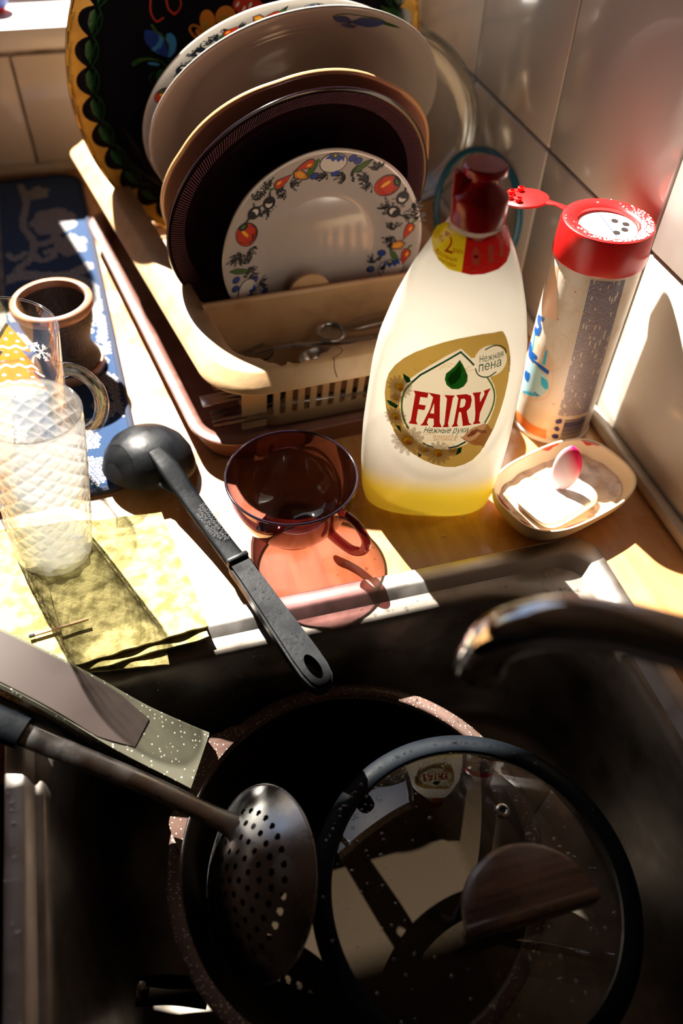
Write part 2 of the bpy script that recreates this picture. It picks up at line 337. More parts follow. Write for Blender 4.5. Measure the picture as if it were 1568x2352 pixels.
# --- flat artwork: polygons in a design plane, mapped on to a surface
class Art:
    def __init__(s): s.P = []
    def poly(s, pts, col, lay=1, holes=()): s.P.append(([[tuple(p) for p in pts]] + [list(h) for h in holes], col, lay)); return s
    def ell(s, x, y, rx, ry, col, lay=1, rot=0.0, n=20, hole=None):
        c, w = math.cos(rot), math.sin(rot)
        def ring(k): return [(x + k * rx * math.cos(a) * c - k * ry * math.sin(a) * w, y + k * rx * math.cos(a) * w + k * ry * math.sin(a) * c) for a in [2 * PI * i / n for i in range(n)]]
        return s.poly(ring(1), col, lay, [ring(hole)] if hole else ())
    def stroke(s, pts, w, col, lay=1, taper=False, sm=0):
        if sm: pts = [(p.x, p.y) for p in spline([(a, b, 0) for a, b in pts], sm)]
        n = len(pts)
        for i in range(n - 1):
            (x0, y0), (x1, y1) = pts[i], pts[i + 1]; d = math.hypot(x1 - x0, y1 - y0) or 1e-9
            nx, ny = -(y1 - y0) / d, (x1 - x0) / d
            w0 = w * (1 - i / (n - 1)) ** 0.7 if taper else w; w1 = w * (1 - (i + 1) / (n - 1)) ** 0.7 if taper else w
            ex, ey = (x1 - x0) / d * w * 0.15, (y1 - y0) / d * w * 0.15
            s.P.append(([[(x0 + nx * w0 / 2 - ex, y0 + ny * w0 / 2 - ey), (x0 - nx * w0 / 2 - ex, y0 - ny * w0 / 2 - ey), (x1 - nx * w1 / 2 + ex, y1 - ny * w1 / 2 + ey), (x1 + nx * w1 / 2 + ex, y1 + ny * w1 / 2 + ey)]], col, lay))
        return s
    def text(s, body, x, y, h, col, lay=3, rot=0.0, sx=1.0, shear=0.0, bold=0.0, align='CENTER', flip=1):
        # outline loops of the built-in font, filled here (the font's overlapping strokes upset the curve fill)
        cu = bpy.data.curves.new('t', 'FONT'); cu.body = body; cu.size = 1.0; cu.align_x = align; cu.shear = shear; cu.offset = bold; cu.resolution_u = 3; cu.dimensions = '2D'; cu.fill_mode = 'NONE'
        ob = bpy.data.objects.new('t', cu); me = bpy.data.meshes.new_from_object(ob)
        adj = {}
        for e in me.edges:
            a, b = e.vertices; adj.setdefault(a, []).append(b); adj.setdefault(b, []).append(a)
        seen = set(); loops = []
        for v in adj:
            if v in seen: continue
            L = [v]; seen.add(v); cur = v
            while True:
                nx = [n for n in adj[cur] if n not in seen]
                if not nx: break
                cur = nx[0]; seen.add(cur); L.append(cur)
            P = []
            for i in L:
                p = me.vertices[i].co
                if not P or math.dist(P[-1], (p.x, p.y)) > 2e-3: P.append((p.x, p.y))
            if len(P) > 2: loops.append(P)
        # scanline fill with the non-zero winding rule
        ys = [p[1] for P in loops for p in P]; y0_, y1_ = min(ys), max(ys); NR_ = max(14, int((y1_ - y0_) * 30)); dy = (y1_ - y0_) / NR_
        c, w = math.cos(rot), math.sin(rot)
        def q(a, b): return (x + a * h * sx * c - b * h * flip * w, y + a * h * sx * w + b * h * flip * c)
        for k in range(NR_):
            ym = y0_ + (k + 0.5) * dy; X = []
            for P in loops:
                for i in range(len(P)):
                    (xa, ya), (xb, yb) = P[i], P[(i + 1) % len(P)]
                    if (ya > ym) != (yb > ym):
                        f = (ym - ya) / (yb - ya); sl = max(-2.5, min(2.5, (xb - xa) / (yb - ya))); X.append((xa + (xb - xa) * f, 1 if yb > ya else -1, sl))
            X.sort(); wd = 0
            for (xc, d, sl) in X:
                if wd == 0: xs, s0 = xc, sl
                wd += d
                if wd == 0 and xc - xs > 1e-4: s.P.append(([[q(xs - s0 * dy / 2, ym - dy * 0.52), q(xc - sl * dy / 2, ym - dy * 0.52), q(xc + sl * dy / 2, ym + dy * 0.52), q(xs + s0 * dy / 2, ym + dy * 0.52)]], col, lay))
        bpy.data.objects.remove(ob); bpy.data.curves.remove(cu); bpy.data.meshes.remove(me); return s
    def build(s, name, fmap, parent, maxlen=None, step=0.00012, base=0.00025):
        cols = sorted({c for _, c, _ in s.P}); V = []; F = []; fm = []
        for loops, c, lay in s.P:
            flatp = [p for q in loops for p in q]
            if len(flatp) == 3: tris = [(0, 1, 2)]
            else: tris = tessellate_polygon([[Vector((x, y, 0)) for x, y in q] for q in loops])
            T = [[flatp[i] for i in t] for t in tris]
            if maxlen:
                out = []
                while T:
                    t = T.pop(); e = [(math.dist(t[i], t[(i + 1) % 3]), i) for i in range(3)]; L, i = max(e)
                    if L > maxlen and len(out) < 60000:
                        a, b, d = t[i], t[(i + 1) % 3], t[(i + 2) % 3]; mm = ((a[0] + b[0]) / 2, (a[1] + b[1]) / 2)
                        T += [[a, mm, d], [mm, b, d]]
                    else: out.append(t)
                T = out
            for t in T:
                k = len(V); q = [Vector(fmap(x, y, base + lay * step)) for x, y in t]
                V += q; F.append((k, k + 1, k + 2)); fm.append(cols.index(c))
        return mesh(name, V, F, None, parent, False, cols, fm)

def facing(o, toward):
    """flip faces of thin artwork so normals look to a local point"""
    me = o.data; bm = bmesh.new(); bm.from_mesh(me)
    fl = [f for f in bm.faces if f.normal.dot(Vector(toward) - f.calc_center_median()) < 0]
    bmesh.ops.reverse_faces(bm, faces=fl); bm.to_mesh(me); bm.free()

def droplets(name, pts, parent, size=(0.0006, 0.0022), n_up=(0, 0, 1), label=None):
    """pts: list of (position, normal); half-dome drops of water, one mesh"""
    V = []; F = []
    for p, nn in pts:
        r = size[0] + (size[1] - size[0]) * random.random() ** 2.2
        p = Vector(p); nn = Vector(nn).normalized(); a = nn.orthogonal().normalized(); b = nn.cross(a)
        k = len(V); sgx = random.uniform(0.85, 1.25)
        for i in range(3):
            ph = i / 3 * PI / 2
            for j in range(8):
                t = 2 * PI * j / 8
                V.append(p + a * r * sgx * math.cos(ph) * math.cos(t) + b * r * math.cos(ph) * math.sin(t) + nn * r * 0.6 * math.sin(ph))
        V.append(p + nn * r * 0.6)
        for i in range(2):
            for j in range(8): F.append((k + i * 8 + j, k + i * 8 + (j + 1) % 8, k + (i + 1) * 8 + (j + 1) % 8, k + (i + 1) * 8 + j))
        for j in range(8): F.append((k + 16 + j, k + 16 + (j + 1) % 8, k + 24))
    o = mesh(name, V, F, 'water', parent, True, kind='stuff', sharp=180)
    if label: o['label'] = label
    return o

# ------------------------------------------------------------------ the room
XW, YB = 0.428, 1.2
def struct(name, vf, m_, smooth=False, parent=None):
    o = mesh(name, vf[0], vf[1], m_, parent, smooth)
    if parent is None: o['kind'] = 'structure'
    return o
struct('floor', box(-2.2, 0.6, -2.2, 1.5, -0.92, -0.88), 'dark')
struct('ceiling', box(-2.2, 0.6, -2.2, 1.5, 1.75, 1.8), 'plaster')
struct('wall_left', box(-2.25, -2.2, -2.2, 1.5, -0.92, 1.8), 'plaster')
struct('wall_front', box(-2.2, 0.6, -2.25, -2.2, -0.92, 1.8), 'plaster')
wr = struct('wall_right', box(XW + 0.007, 0.6, -2.2, 1.5, -0.92, 1.8), 'grout')
# back wall with the window opening  x -1.25..0.262, z 0.187..1.28
SZ = 0.187
wb = struct('wall_back', join(box(-2.2, 0.6, YB + 0.007, YB + 0.15, -0.92, SZ - 0.03), box(-2.2, -1.25, YB + 0.007, YB + 0.15, SZ - 0.03, 1.8),
                              box(0.262, 0.6, YB + 0.007, YB + 0.15, SZ - 0.03, 1.8), box(-1.25, 0.262, YB + 0.007, YB + 0.15, 1.288, 1.8)), 'grout')
def tile_mesh(w, h):      # lies in local XZ, faces -Y
    V, F = box(0, w, 0, 0.006, 0, h, 0.0014)
    me = bpy.data.meshes.new('tile'); me.from_pydata(V, [], F); me.materials.append(M['tile'])
    me.polygons.foreach_set('use_smooth', [True] * len(me.polygons)); me.set_sharp_from_angle(angle=math.radians(50)); return me
tcache = {}
def tile(parent, w, h, loc, rz):
    key = (round(w, 3), round(h, 3))
    if key not in tcache: tcache[key] = tile_mesh(w, h)
    o = bpy.data.objects.new('tile', tcache[key]); COL.objects.link(o); o.parent = parent; o.location = loc; o.rotation_euler = (random.uniform(-0.002, 0.002), 0, rz + random.uniform(-0.002, 0.002)); return o
G = 0.0035
joints_y = [-0.272, -0.072, 0.128, 0.328, 0.526, 0.728, 0.929, 1.129, 1.2]
rows = [(0.0, 0.183), (0.183, 0.383), (0.383, 0.583), (0.583, 0.783)]
for a, b in zip(joints_y[:-1], joints_y[1:]):
    for c, d in rows:
        tile(wr, b - a - G, d - c - G, (XW, b - G / 2, c + G / 2), -PI / 2)
tcache.clear(); M['tile'] = mat('white_glazed_tile', (0.80, 0.74, 0.66), 0.2, bump=(9, 0.10), coat=0.3)
for a, b in ((-0.71, -0.51), (-0.51, -0.31), (-0.31, -0.11), (-0.11, 0.09), (0.09, 0.262), (0.262, 0.428)):
    tile(wb, b - a - G, 0.155 - G, (a + G / 2, YB, 0.0), 0)
for c, d in ((0.157, 0.357), (0.357, 0.557), (0.557, 0.757)):
    tile(wb, 0.166 - G, d - c - G, (0.262 + G / 2, YB, c + G / 2), 0)
# window: sill, frame, mullion
win = struct('window_1', box(-1.25, 0.262, YB + 0.13, YB + 0.15, SZ - 0.02, SZ + 0.05), 'sill')
def wpart(n, *b):
    o = mesh(n, *box(*b, 0.003), 'sill', win, True); return o
wpart('window_sill', -1.28, 0.275, YB - 0.012, YB + 0.15, SZ - 0.026, SZ)
wpart('frame_post', -1.25, -1.20, YB + 0.11, YB + 0.15, SZ, 1.30)
wpart('frame_post', 0.232, 0.262, YB + 0.135, YB + 0.15, SZ, 1.30)
wpart('frame_post', -0.62, -0.56, YB + 0.11, YB + 0.15, SZ, 1.30)
for (nm, b) in (('baseboard_right', (XW - 0.012, XW, -0.3, YB, 0.0, 0.014)), ('baseboard_back', (-1.2, XW - 0.012, YB - 0.012, YB, 0.0, 0.014))):
    struct(nm, box(*b, 0.005), 'trim', True)

# worktop with the sink cut out
cut = rrect(-0.138, 0.334, -0.20, 0.362, 0.03, 6, 1)
V, F = plate_prism([(-0.1495, -0.32), (XW - 0.001, -0.32), (XW - 0.001, YB - 0.001), (-1.2, YB - 0.001), (-1.2, 0.29), (-0.1495, 0.29)], [cut], -0.038, 0.0)
wt = mesh('worktop', V, F, 'counter', None, False)
tag(wt, 'light beech wood worktop running round the steel sink to the tiled wall', 'worktop')
# cabinet under it
cab = thing('base_cabinet', 'dark kitchen base cabinet carrying the beech worktop', 'cabinet', (0, 0, -0.88))
mesh('body', *join(box(-0.149, -0.141, -0.30, 0.29, 0, 0.84), box(0.40, 0.42, -0.30, 0.6, 0, 0.84), box(-1.15, 0.40, 0.60, 1.15, 0, 0.84), box(-0.145, 0.40, -0.30, 0.6, 0, 0.02)), 'dark', cab, False)

# ------------------------------------------------------------------ sink
sk = thing('kitchen_sink', 'scratched stainless steel sink set in the worktop, full of washing up', 'sink', (0.098, 0.09, 0.0))
ox, oy = 0.098, 0.09
def sr(x0, x1, y0, y1, r, z): return z_ring([(x - ox, y - oy) for x, y in rrect(x0, x1, y0, y1, r, 12, 8)], z)
rings = [sr(-0.150, 0.346, -0.215, 0.376, 0.022, 0.0005), sr(-0.1495, 0.3455, -0.2145, 0.3755, 0.022, 0.0025), sr(-0.148, 0.344, -0.213, 0.374, 0.021, 0.0036),
         sr(-0.1375, 0.332, -0.203, 0.362, 0.022, 0.0038), sr(-0.1350, 0.3295, -0.2005, 0.3595, 0.024, 0.0026), sr(-0.131, 0.323, -0.196, 0.353, 0.030, -0.0030)]
r2 = [sr(-0.131, 0.323, -0.196, 0.353, 0.030, -0.0030), sr(-0.129, 0.321, -0.192, 0.3485, 0.045, -0.0036),
      sr(-0.1265, 0.319, -0.186, 0.342, (0.09, 0.10, 0.075, 0.09), -0.0036), sr(-0.1245, 0.317, -0.183, 0.339, (0.09, 0.10, 0.075, 0.09), -0.0052),
      sr(-0.122, 0.314, -0.180, 0.3365, (0.09, 0.10, 0.075, 0.09), -0.0105), sr(-0.114, 0.306, -0.172, 0.329, (0.085, 0.095, 0.07, 0.085), -0.10),
      sr(-0.107, 0.299, -0.165, 0.322, (0.08, 0.09, 0.07, 0.08), -0.150), sr(-0.095, 0.287, -0.153, 0.310, (0.07, 0.08, 0.06, 0.07), -0.166), sr(-0.07, 0.262, -0.128, 0.285, 0.05, -0.170)]
V, F = loft(rings, True); mesh('rim', V, [f[::-1] for f in F] if False else F, 'steel_rim', sk, True, sharp=60)
V, F = loft(r2, True, False, True); mesh('basin', V, F, 'steel', sk, True, sharp=60)
pts = []
for i in range(260):      # wet steel: drops on the back wall of the bowl, deck and rim
    k = random.random()
    if k < 0.5: x = random.uniform(-0.06, 0.22); z = -random.random() ** 1.4 * 0.07 - 0.012; pts.append(((x - ox, 0.3365 - oy - (-z) * 0.085, z), (0, -1, 0.1)))
    elif k < 0.8: pts.append(((random.uniform(0.12, 0.31) - ox, random.uniform(0.343, 0.353) - oy, -0.0034), (0, 0, 1)))
    else: pts.append(((random.uniform(-0.148, -0.139) - ox, random.uniform(0.0, 0.27) - oy, 0.0042), (0, 0, 1)))
for i in range(60):
    a = random.random(); pts.append(((0.285 + a * 0.03 - ox, 0.33 - a * 0.02 + random.uniform(-0.015, 0.012) - oy, -0.0035), (0, 0, 1)))
droplets('water_drops', pts, sk, (0.0005, 0.0024))

# ------------------------------------------------------------------ tap
tp = thing('tap', 'chrome swan spout tap reaching over the sink, out of focus', 'tap', (0.385, 0.02, 0.0))
def T(*p): return (p[0] - 0.385, p[1] - 0.02, p[2])
path = spline([T(0.385, 0.02, 0.05), T(0.385, 0.02, 0.16), T(0.372, 0.035, 0.215), T(0.31, 0.066, 0.240), T(0.24, 0.100, 0.252), T(0.190, 0.128, 0.259), T(0.162, 0.146, 0.258), T(0.140, 0.158, 0.250), T(0.127, 0.166, 0.232), T(0.123, 0.168, 0.212)], 8)
mesh('spout', *tube(path, 0.0115, 24), 'chrome', tp, True, sharp=60)
mesh('aerator', *tube([T(0.123, 0.168, 0.2125), T(0.1228, 0.168, 0.206)], 0.0122, 24), 'chrome', tp)
mesh('base', *lathe([(0.0, 0.0), (0.026, 0.0), (0.026, 0.006), (0.021, 0.01), (0.019, 0.055), (0.014, 0.062), (0.0, 0.062)], 32), 'chrome', tp)
mesh('lever', *tube([(0, 0, 0.06), (0.0, -0.03, 0.08), (0.0, -0.075, 0.095)], [0.012, 0.008, 0.006], 16), 'chrome', tp)

# ------------------------------------------------------------------ detergent bottle
bt = thing('dish_soap_bottle', 'milky dish soap bottle with dark red cap, gold label and a little yellow liquid', 'bottle', (0.2185, 0.4525, 0.0), -0.31)
PW = [(0.0, 0.046), (0.0015, 0.050), (0.006, 0.0555), (0.02, 0.0590), (0.05, 0.0612), (0.09, 0.0617), (0.125, 0.0602), (0.155, 0.0588), (0.18, 0.0556), (0.21, 0.0478), (0.237, 0.038), (0.258, 0.0275), (0.268, 0.0200), (0.2745, 0.0168)]
PB = [(0.0, 0.018), (0.0015, 0.022), (0.006, 0.0265), (0.02, 0.0285), (0.05, 0.0290), (0.09, 0.0285), (0.125, 0.0280), (0.155, 0.0272), (0.18, 0.0262), (0.21, 0.0242), (0.237, 0.0215), (0.258, 0.0185), (0.268, 0.0172), (0.2745, 0.0165)]
def interp(T, z):
    if z <= T[0][0]: return T[0][1]
    for (a, u), (b, v) in zip(T[:-1], T[1:]):
        if z <= b:
            t = (z - a) / (b - a); return u + (v - u) * t
    return T[-1][1]
def smooth_interp(T, z):
    return (interp(T, z - 0.005) + 2 * interp(T, z) + interp(T, z + 0.005)) / 4 if 0.012 < z < 0.262 else interp(T, z)
def bcx(z): return 0.006 * (z / 0.27) ** 2 - 0.0005
def label_d(s, z):      # distance measure to the recessed label oval: <1 inside
    return math.hypot((s - 0.001) / 0.0500, (z - 0.133) / 0.0715)
def front(s, z, off=0.0):
    a = smooth_interp(PW, z); b = smooth_interp(PB, z); n = 2.5
    t = min(0.9999, abs((s - bcx(z)) / a))
    d = b * (1 - t ** n) ** (1 / n)
    q = label_d(s, z)
    rec = 0.0011 * (1 - min(1, max(0, (q - 1.0) / 0.09)))
    ridge = 0.0009 * math.exp(-((z - (0.190 + 0.35 * (s + 0.02) ** 1 + 4.0 * s * s)) / 0.006) ** 2) if abs(s) < 0.05 else 0
    return (s, -(d - rec + ridge * (1 if z > 0.17 else 0)) - off, z)
rings = []
zs = sorted(set([0.0, 0.0015, 0.004, 0.008, 0.014] + [0.014 + 0.2605 * i / 78 for i in range(79)]))
NS = 128
for z in zs:
    a = smooth_interp(PW, z); b = smooth_interp(PB, z); ring = []
    for j in range(NS):
        th = 2 * PI * j / NS; c, w = math.cos(th), math.sin(th)
        x = bcx(z) + a * math.copysign(abs(c) ** (2 / 2.5), c)
        y = b * math.copysign(abs(w) ** (2 / 2.5), w)
        if y < 0 and abs(c) < 0.96: y = front(x, z)[1]
        ring.append((x, y, z))
    rings.append(ring)
body = mesh('body', *loft(rings, True, True, False), 'bottle_body', bt, True, sharp=70)
cx0 = bcx(0.2745)
capp = [(0.0172, 0.2725), (0.0180, 0.2730), (0.0184, 0.2745), (0.0184, 0.2900), (0.0178, 0.2915), (0.0150, 0.2935), (0.0125, 0.2965), (0.0098, 0.2990), (0.0092, 0.3010), (0.0092, 0.3050)]
V, F = lathe(capp, 48, True, True); cp = mesh('cap', [(x + cx0, y, z) for x, y, z in V], F, 'dark_red_plastic', bt, True)
V, F = lathe([(0.0092, 0.3045), (0.0140, 0.3052), (0.0146, 0.3062), (0.0144, 0.3095), (0.0130, 0.3108), (0.0, 0.3110)], 48, True)
mesh('pull_top', [(x + cx0, y, z) for x, y, z in V], F, 'dark_red_plastic', cp, True)
V, F = box(-0.0190, -0.0105, -0.0045, 0.0045, 0.288, 0.3060, 0.0018); mesh('hinge_block', [(x + cx0, y, z) for x, y, z in V], F, 'dark_red_plastic', cp, True)
V, F = lathe([(0.0160, 0.266), (0.0176, 0.2675), (0.0178, 0.2715), (0.0165, 0.2730)], 48); mesh('neck_ring', [(x + cx0, y, z) for x, y, z in V], F, 'bottle', bt, True)
def inks(o, A):      # paper label inks let some of the bottle's glow through
    for i_, c_ in enumerate(sorted({c for _, c, _ in A.P})):
        if 'ink_' + c_ not in M:
            col = M[c_].node_tree.nodes['Principled BSDF'].inputs['Base Color'].default_value[:3]; M['ink_' + c_] = milky('ink_' + c_, tuple(min(1, x * 1.25) for x in col), 0.62, 0.0, 0.35)
        o.data.materials[i_] = M['ink_' + c_]
# front label artwork, drawn in its own design units
H6 = [[7.8009e-05, 1.2592e-05, -0.070336417], [5.879e-06, -0.000118305, 0.203444763], [7.26e-06, -0.000124549, 1.0]]
H5 = [[7.4696e-05, 1.1934e-05, -0.080695238], [4.771e-06, -0.000111765, 0.321746957], [3.765e-06, -0.00011575, 1.0]]
def hmap(H):
    def f(x, y, off):
        w = H[2][0] * x + H[2][1] * y + H[2][2]; s = (H[0][0] * x + H[0][1] * y + H[0][2]) / w; z = (H[1][0] * x + H[1][1] * y + H[1][2]) / w
        return front(s, z, off)
    return f
A = Art()
drop = [(937, 215), (1030, 300), (1110, 375), (1190, 470), (1240, 560), (1258, 660), (1240, 760), (1200, 860), (1140, 950), (1060, 1020), (960, 1070), (850, 1100), (740, 1100), (620, 1075), (520, 1020), (440, 940), (395, 850), (380, 760), (385, 660), (415, 570), (480, 490), (570, 420), (680, 350), (800, 280)]
drop = drop[:2] + [(1205 + 150 * math.cos(math.radians(t)), 335 + 138 * math.sin(math.radians(t))) for t in range(196, 459, 12)] + [(1200, 482)] + drop[4:]      # drop outline joined with the round badge
A.poly([(258, 560), (285, 480), (340, 400), (420, 325), (520, 260), (650, 200), (780, 155), (900, 125), (1040, 102), (1160, 88), (1290, 76), (1318, 80), (1345, 130), (1370, 210), (1386, 310), (1385, 400), (1368, 540), (1335, 680), (1290, 820), (1235, 950), (1170, 1060), (1110, 1150), (1040, 1210), (960, 1245), (880, 1262), (790, 1258), (700, 1238), (600, 1200), (500, 1145), (410, 1070), (340, 980), (290, 880), (258, 780), (246, 660)], 'l_gold', 1, [[p for p in drop]])
for i in range(16):      # creases in the gold foil
    x0, y0 = random.uniform(300, 1250), random.choice([random.uniform(180, 420), random.uniform(950, 1200)])
    p = [(x0, y0)]
    for k in range(6): p.append((p[-1][0] + random.uniform(8, 34), p[-1][1] + random.uniform(-26, 18)))
    p = [q for q in p if ((q[0] - 820) / 560) ** 2 + ((q[1] - 670) / 560) ** 2 < 0.93]
    if len(p) > 2: A.stroke(p, 3.5, 'l_yellow', 2)
A.poly(drop, 'l_cream', 3)
A.stroke([(460, 925), (425, 860), (402, 770), (405, 680), (435, 590), (500, 515)], 17, 'l_green', 4, sm=4)
A.stroke([(495, 518), (570, 450), (700, 375), (820, 308), (935, 243)], 17, 'l_dkgreen', 4)
A.stroke([(930, 240), (1010, 315), (1052, 360)], 17, 'l_dkgreen', 4)
A.stroke([(1175, 480), (1220, 560), (1240, 650), (1225, 740), (1190, 820), (1150, 885)], 15, 'l_green', 4, sm=4)
A.stroke([(590, 1045), (630, 1066), (685, 1080)], 13, 'l_dkgreen', 4); A.stroke([(820, 1088), (900, 1075), (975, 1040)], 15, 'l_dkgreen', 4)
A.poly([(925, 310), (950, 350), (975, 400), (995, 450), (992, 500), (960, 545), (910, 568), (850, 565), (805, 530), (788, 480), (800, 430), (840, 400), (880, 365)], 'l_drop', 5)
A.poly([(925, 350), (940, 400), (925, 470), (880, 520), (840, 530), (815, 490), (830, 440), (885, 400)], 'l_drop2', 6)
A.stroke([(970, 435), (985, 465), (980, 500)], 12, 'l_cream', 7, sm=3)
A.stroke([(1155, 232), (1220, 205), (1290, 208), (1335, 240), (1348, 280)], 11, 'l_dkgreen', 6, sm=4)
A.stroke([(1065, 390), (1085, 440), (1130, 468), (1190, 470), (1255, 437)], 11, 'l_dkgreen', 6, sm=4)
A.text('Нежная', 1212, 325, 84, 'l_dkgreen', 7, rot=-0.16, sx=0.72, shear=0.25, bold=0.012, flip=-1)
A.text('пена', 1197, 405, 112, 'l_dkgreen', 7, rot=-0.16, sx=0.86, shear=0.25, bold=0.02, flip=-1)
for P, Hh in ([[(508, 587), (642, 600), (632, 645), (568, 640), (556, 706), (618, 712), (606, 753), (547, 749), (530, 850), (543, 884), (462, 878), (482, 850), (522, 620)], []],
              [[(640, 598), (748, 616), (744, 700), (742, 860), (760, 902), (676, 902), (690, 880), (688, 826), (641, 824), (628, 862), (640, 888), (566, 890), (592, 865), (655, 740), (683, 640)], [[(692, 690), (692, 782), (655, 780)]]],
              [[(783, 617), (880, 622), (862, 645), (817, 868), (824, 902), (766, 902), (784, 875), (808, 650)], []],
              [[(892, 618), (985, 612), (1025, 628), (1032, 670), (1018, 730), (985, 765), (1006, 868), (1032, 888), (948, 895), (948, 865), (934, 770), (916, 770), (898, 865), (908, 897), (846, 900), (868, 872), (910, 650)], [[(934, 655), (966, 652), (978, 672), (968, 715), (948, 730), (922, 730)]]],
              [[(1038, 604), (1118, 600), (1104, 635), (1107, 692), (1148, 625), (1142, 592), (1206, 576), (1182, 615), (1106, 790), (1096, 858), (1112, 884), (1040, 885), (1058, 855), (1064, 790), (1056, 640)], []]):
    A.poly(P, 'l_red', 7, Hh)
A.text('Нежные руки', 792, 955, 74, 'l_dkgreen', 6, rot=0.0, sx=0.83, shear=0.5, bold=0.0, flip=-1)
A.text('Ромашка и', 792, 996, 37, 'l_ochre', 6, sx=1.12, flip=-1, bold=0.01)
A.text('Витамин Е', 790, 1022, 37, 'l_ochre', 6, sx=1.1, flip=-1, bold=0.01)
def daisy(x, y, r, tilt=0.8):
    for k in range(14):
        a = 2 * PI * k / 14 + 0.2; A.ell(x + math.cos(a) * r * 0.62, y + math.sin(a) * r * 0.62 * tilt, r * 0.42, r * 0.17, 'l_daisy', 5 + k % 2, rot=math.atan2(math.sin(a) * tilt, math.cos(a)), n=10)
        A.stroke([(x + math.cos(a) * r * 0.3, y + math.sin(a) * r * 0.3 * tilt), (x + math.cos(a) * r * 0.8, y + math.sin(a) * r * 0.8 * tilt)], 2, 'p_greyblue', 7)
    A.ell(x, y, r * 0.33, r * 0.30, 'l_yellow', 8, n=18); A.ell(x + r * 0.05, y + r * 0.08, r * 0.18, r * 0.16, 'l_ochre', 9, n=14)
for x, y, r in ((385, 575, 112), (350, 675, 62), (345, 835, 98), (455, 1028, 150), (600, 1105, 62), (730, 1132, 118), (865, 1115, 56)): daisy(x, y, r)
for q in ([(412, 452), (470, 480), (485, 515), (445, 530), (420, 495)], [(262, 712), (300, 708), (372, 735), (350, 765), (290, 745)], [(345, 902), (385, 910), (398, 965), (365, 940)], [(538, 1130), (580, 1150), (560, 1175)], [(905, 1092), (942, 1082), (935, 1130), (888, 1155)]):
    A.poly(q, 'l_dkgreen', 9)
# the cupped hand
A.poly([(925, 995), (960, 985), (985, 950), (1040, 915), (1110, 900), (1150, 888), (1185, 910), (1200, 945), (1225, 960), (1205, 1000), (1165, 1060), (1140, 1115), (1120, 1085), (1060, 1080), (990, 1045), (955, 1015)], 'l_skin', 6)
A.poly([(985, 985), (1040, 940), (1085, 935), (1075, 965), (1040, 990), (1000, 1000)], 'l_skin2', 7)
for x, y in ((1045, 958), (1085, 945), (1120, 960), (1150, 965)): A.ell(x, y, 26, 13, 'l_skin', 8, rot=0.7)
for x, y in ((1035, 950), (1112, 962), (1155, 970)): A.ell(x, y, 9, 12, 'l_cream', 9)
A.stroke([(945, 1005), (1000, 1035), (1060, 1040), (1120, 1080)], 4, 'l_skin2', 8, sm=3)
A.text('918S7D27 SA49', 1371, 318, 26, 'p_black', 5, rot=PI / 2, sx=0.85, align='LEFT', flip=-1)
lb = A.build('front_label', hmap(H6), bt, 60, step=0.00005, base=0.00015); inks(lb, A); facing(lb, (0, -5, 0.2)); lb['label'] = 'gold front label with red lettering, green drop and daisies'
A = Art()
A.poly([(672, 800), (685, 745), (720, 695), (775, 668), (850, 668), (945, 690), (905, 955), (800, 935), (720, 880), (680, 840)], 'l_yellow', 1)
A.poly([(945, 690), (1060, 695), (1160, 682), (1250, 668), (1290, 695), (1312, 770), (1305, 840), (1270, 900), (1200, 940), (1080, 966), (980, 970), (905, 955)], 'l_red', 1)
A.text('2', 800, 820, 168, 'l_red', 2, rot=0.12, sx=0.85, bold=0.05, flip=-1)
A.text('до', 740, 765, 44, 'l_red', 2, rot=0.15, bold=0.02, flip=-1); A.text('раз', 875, 812, 48, 'l_red', 2, rot=0.1, bold=0.02, flip=-1)
A.text('больше', 785, 862, 46, 'l_red', 2, rot=0.2, bold=0.02, flip=-1); A.text('посуды', 790, 902, 40, 'l_red', 2, rot=0.2, bold=0.01, flip=-1)
A.poly([(988, 892), (985, 820), (1000, 780), (1020, 758), (1040, 780), (1056, 820), (1052, 900)], 'l_cream', 2); A.ell(1020, 835, 22, 14, 'l_red', 3)
A.poly([(1118, 885), (1122, 820), (1115, 775), (1125, 755), (1155, 752), (1165, 780), (1160, 820), (1166, 885)], 'l_cream', 2)
A.poly([(1212, 855), (1216, 790), (1208, 745), (1222, 728), (1240, 735), (1243, 790), (1250, 855)], 'l_cream', 2)
for x in (1085, 1188): A.ell(x, 825, 7, 7, 'l_cream', 2)
for k, (x, y) in enumerate([(960, 912), (1020, 918), (1080, 916), (1140, 905), (1200, 885), (1250, 862), (1010, 938), (1070, 942), (1130, 932)]): A.stroke([(x - 24, y + 2), (x + 22, y - 2)], 5, 'l_cream', 2)
lb = A.build('neck_label', hmap(H5), bt, 60, step=0.00008, base=0.0002); inks(lb, A); facing(lb, (0, -5, 0.3)); lb['label'] = 'yellow and red neck label with a large 2'

# ------------------------------------------------------------------ scouring powder can
cn = thing('powder_can', 'stained white scouring powder can with a red flip cap, leaning by the tiles', 'can', (0.380, 0.527, 0.0))
mesh('body', *lathe([(0.0, 0.0), (0.034, 0.0), (0.0372, 0.002), (0.0378, 0.006), (0.0378, 0.182), (0.0368, 0.185), (0.0362, 0.190)], 96), 'can_white', cn, True)
mesh('base_ring', *lathe([(0.0376, 0.0005), (0.0386, 0.001), (0.0388, 0.004), (0.0378, 0.0055)], 96), 'powder', cn, True)
cp = mesh('cap', *lathe([(0.0370, 0.1855), (0.0390, 0.1857), (0.0394, 0.1872), (0.0384, 0.2135), (0.0374, 0.2158), (0.0350, 0.2168), (0.0258, 0.2150), (0.0250, 0.2142), (0.0248, 0.2100), (0.0, 0.2098)], 96), 'red_plastic', cn, True)
hd = Vector((-0.68, 0.733, 0)).normalized(); sd = Vector((-hd.y, hd.x, 0))
ins = Art(); ins.ell(0, 0, 0.0245, 0.0245, 'powder', 1, n=40)
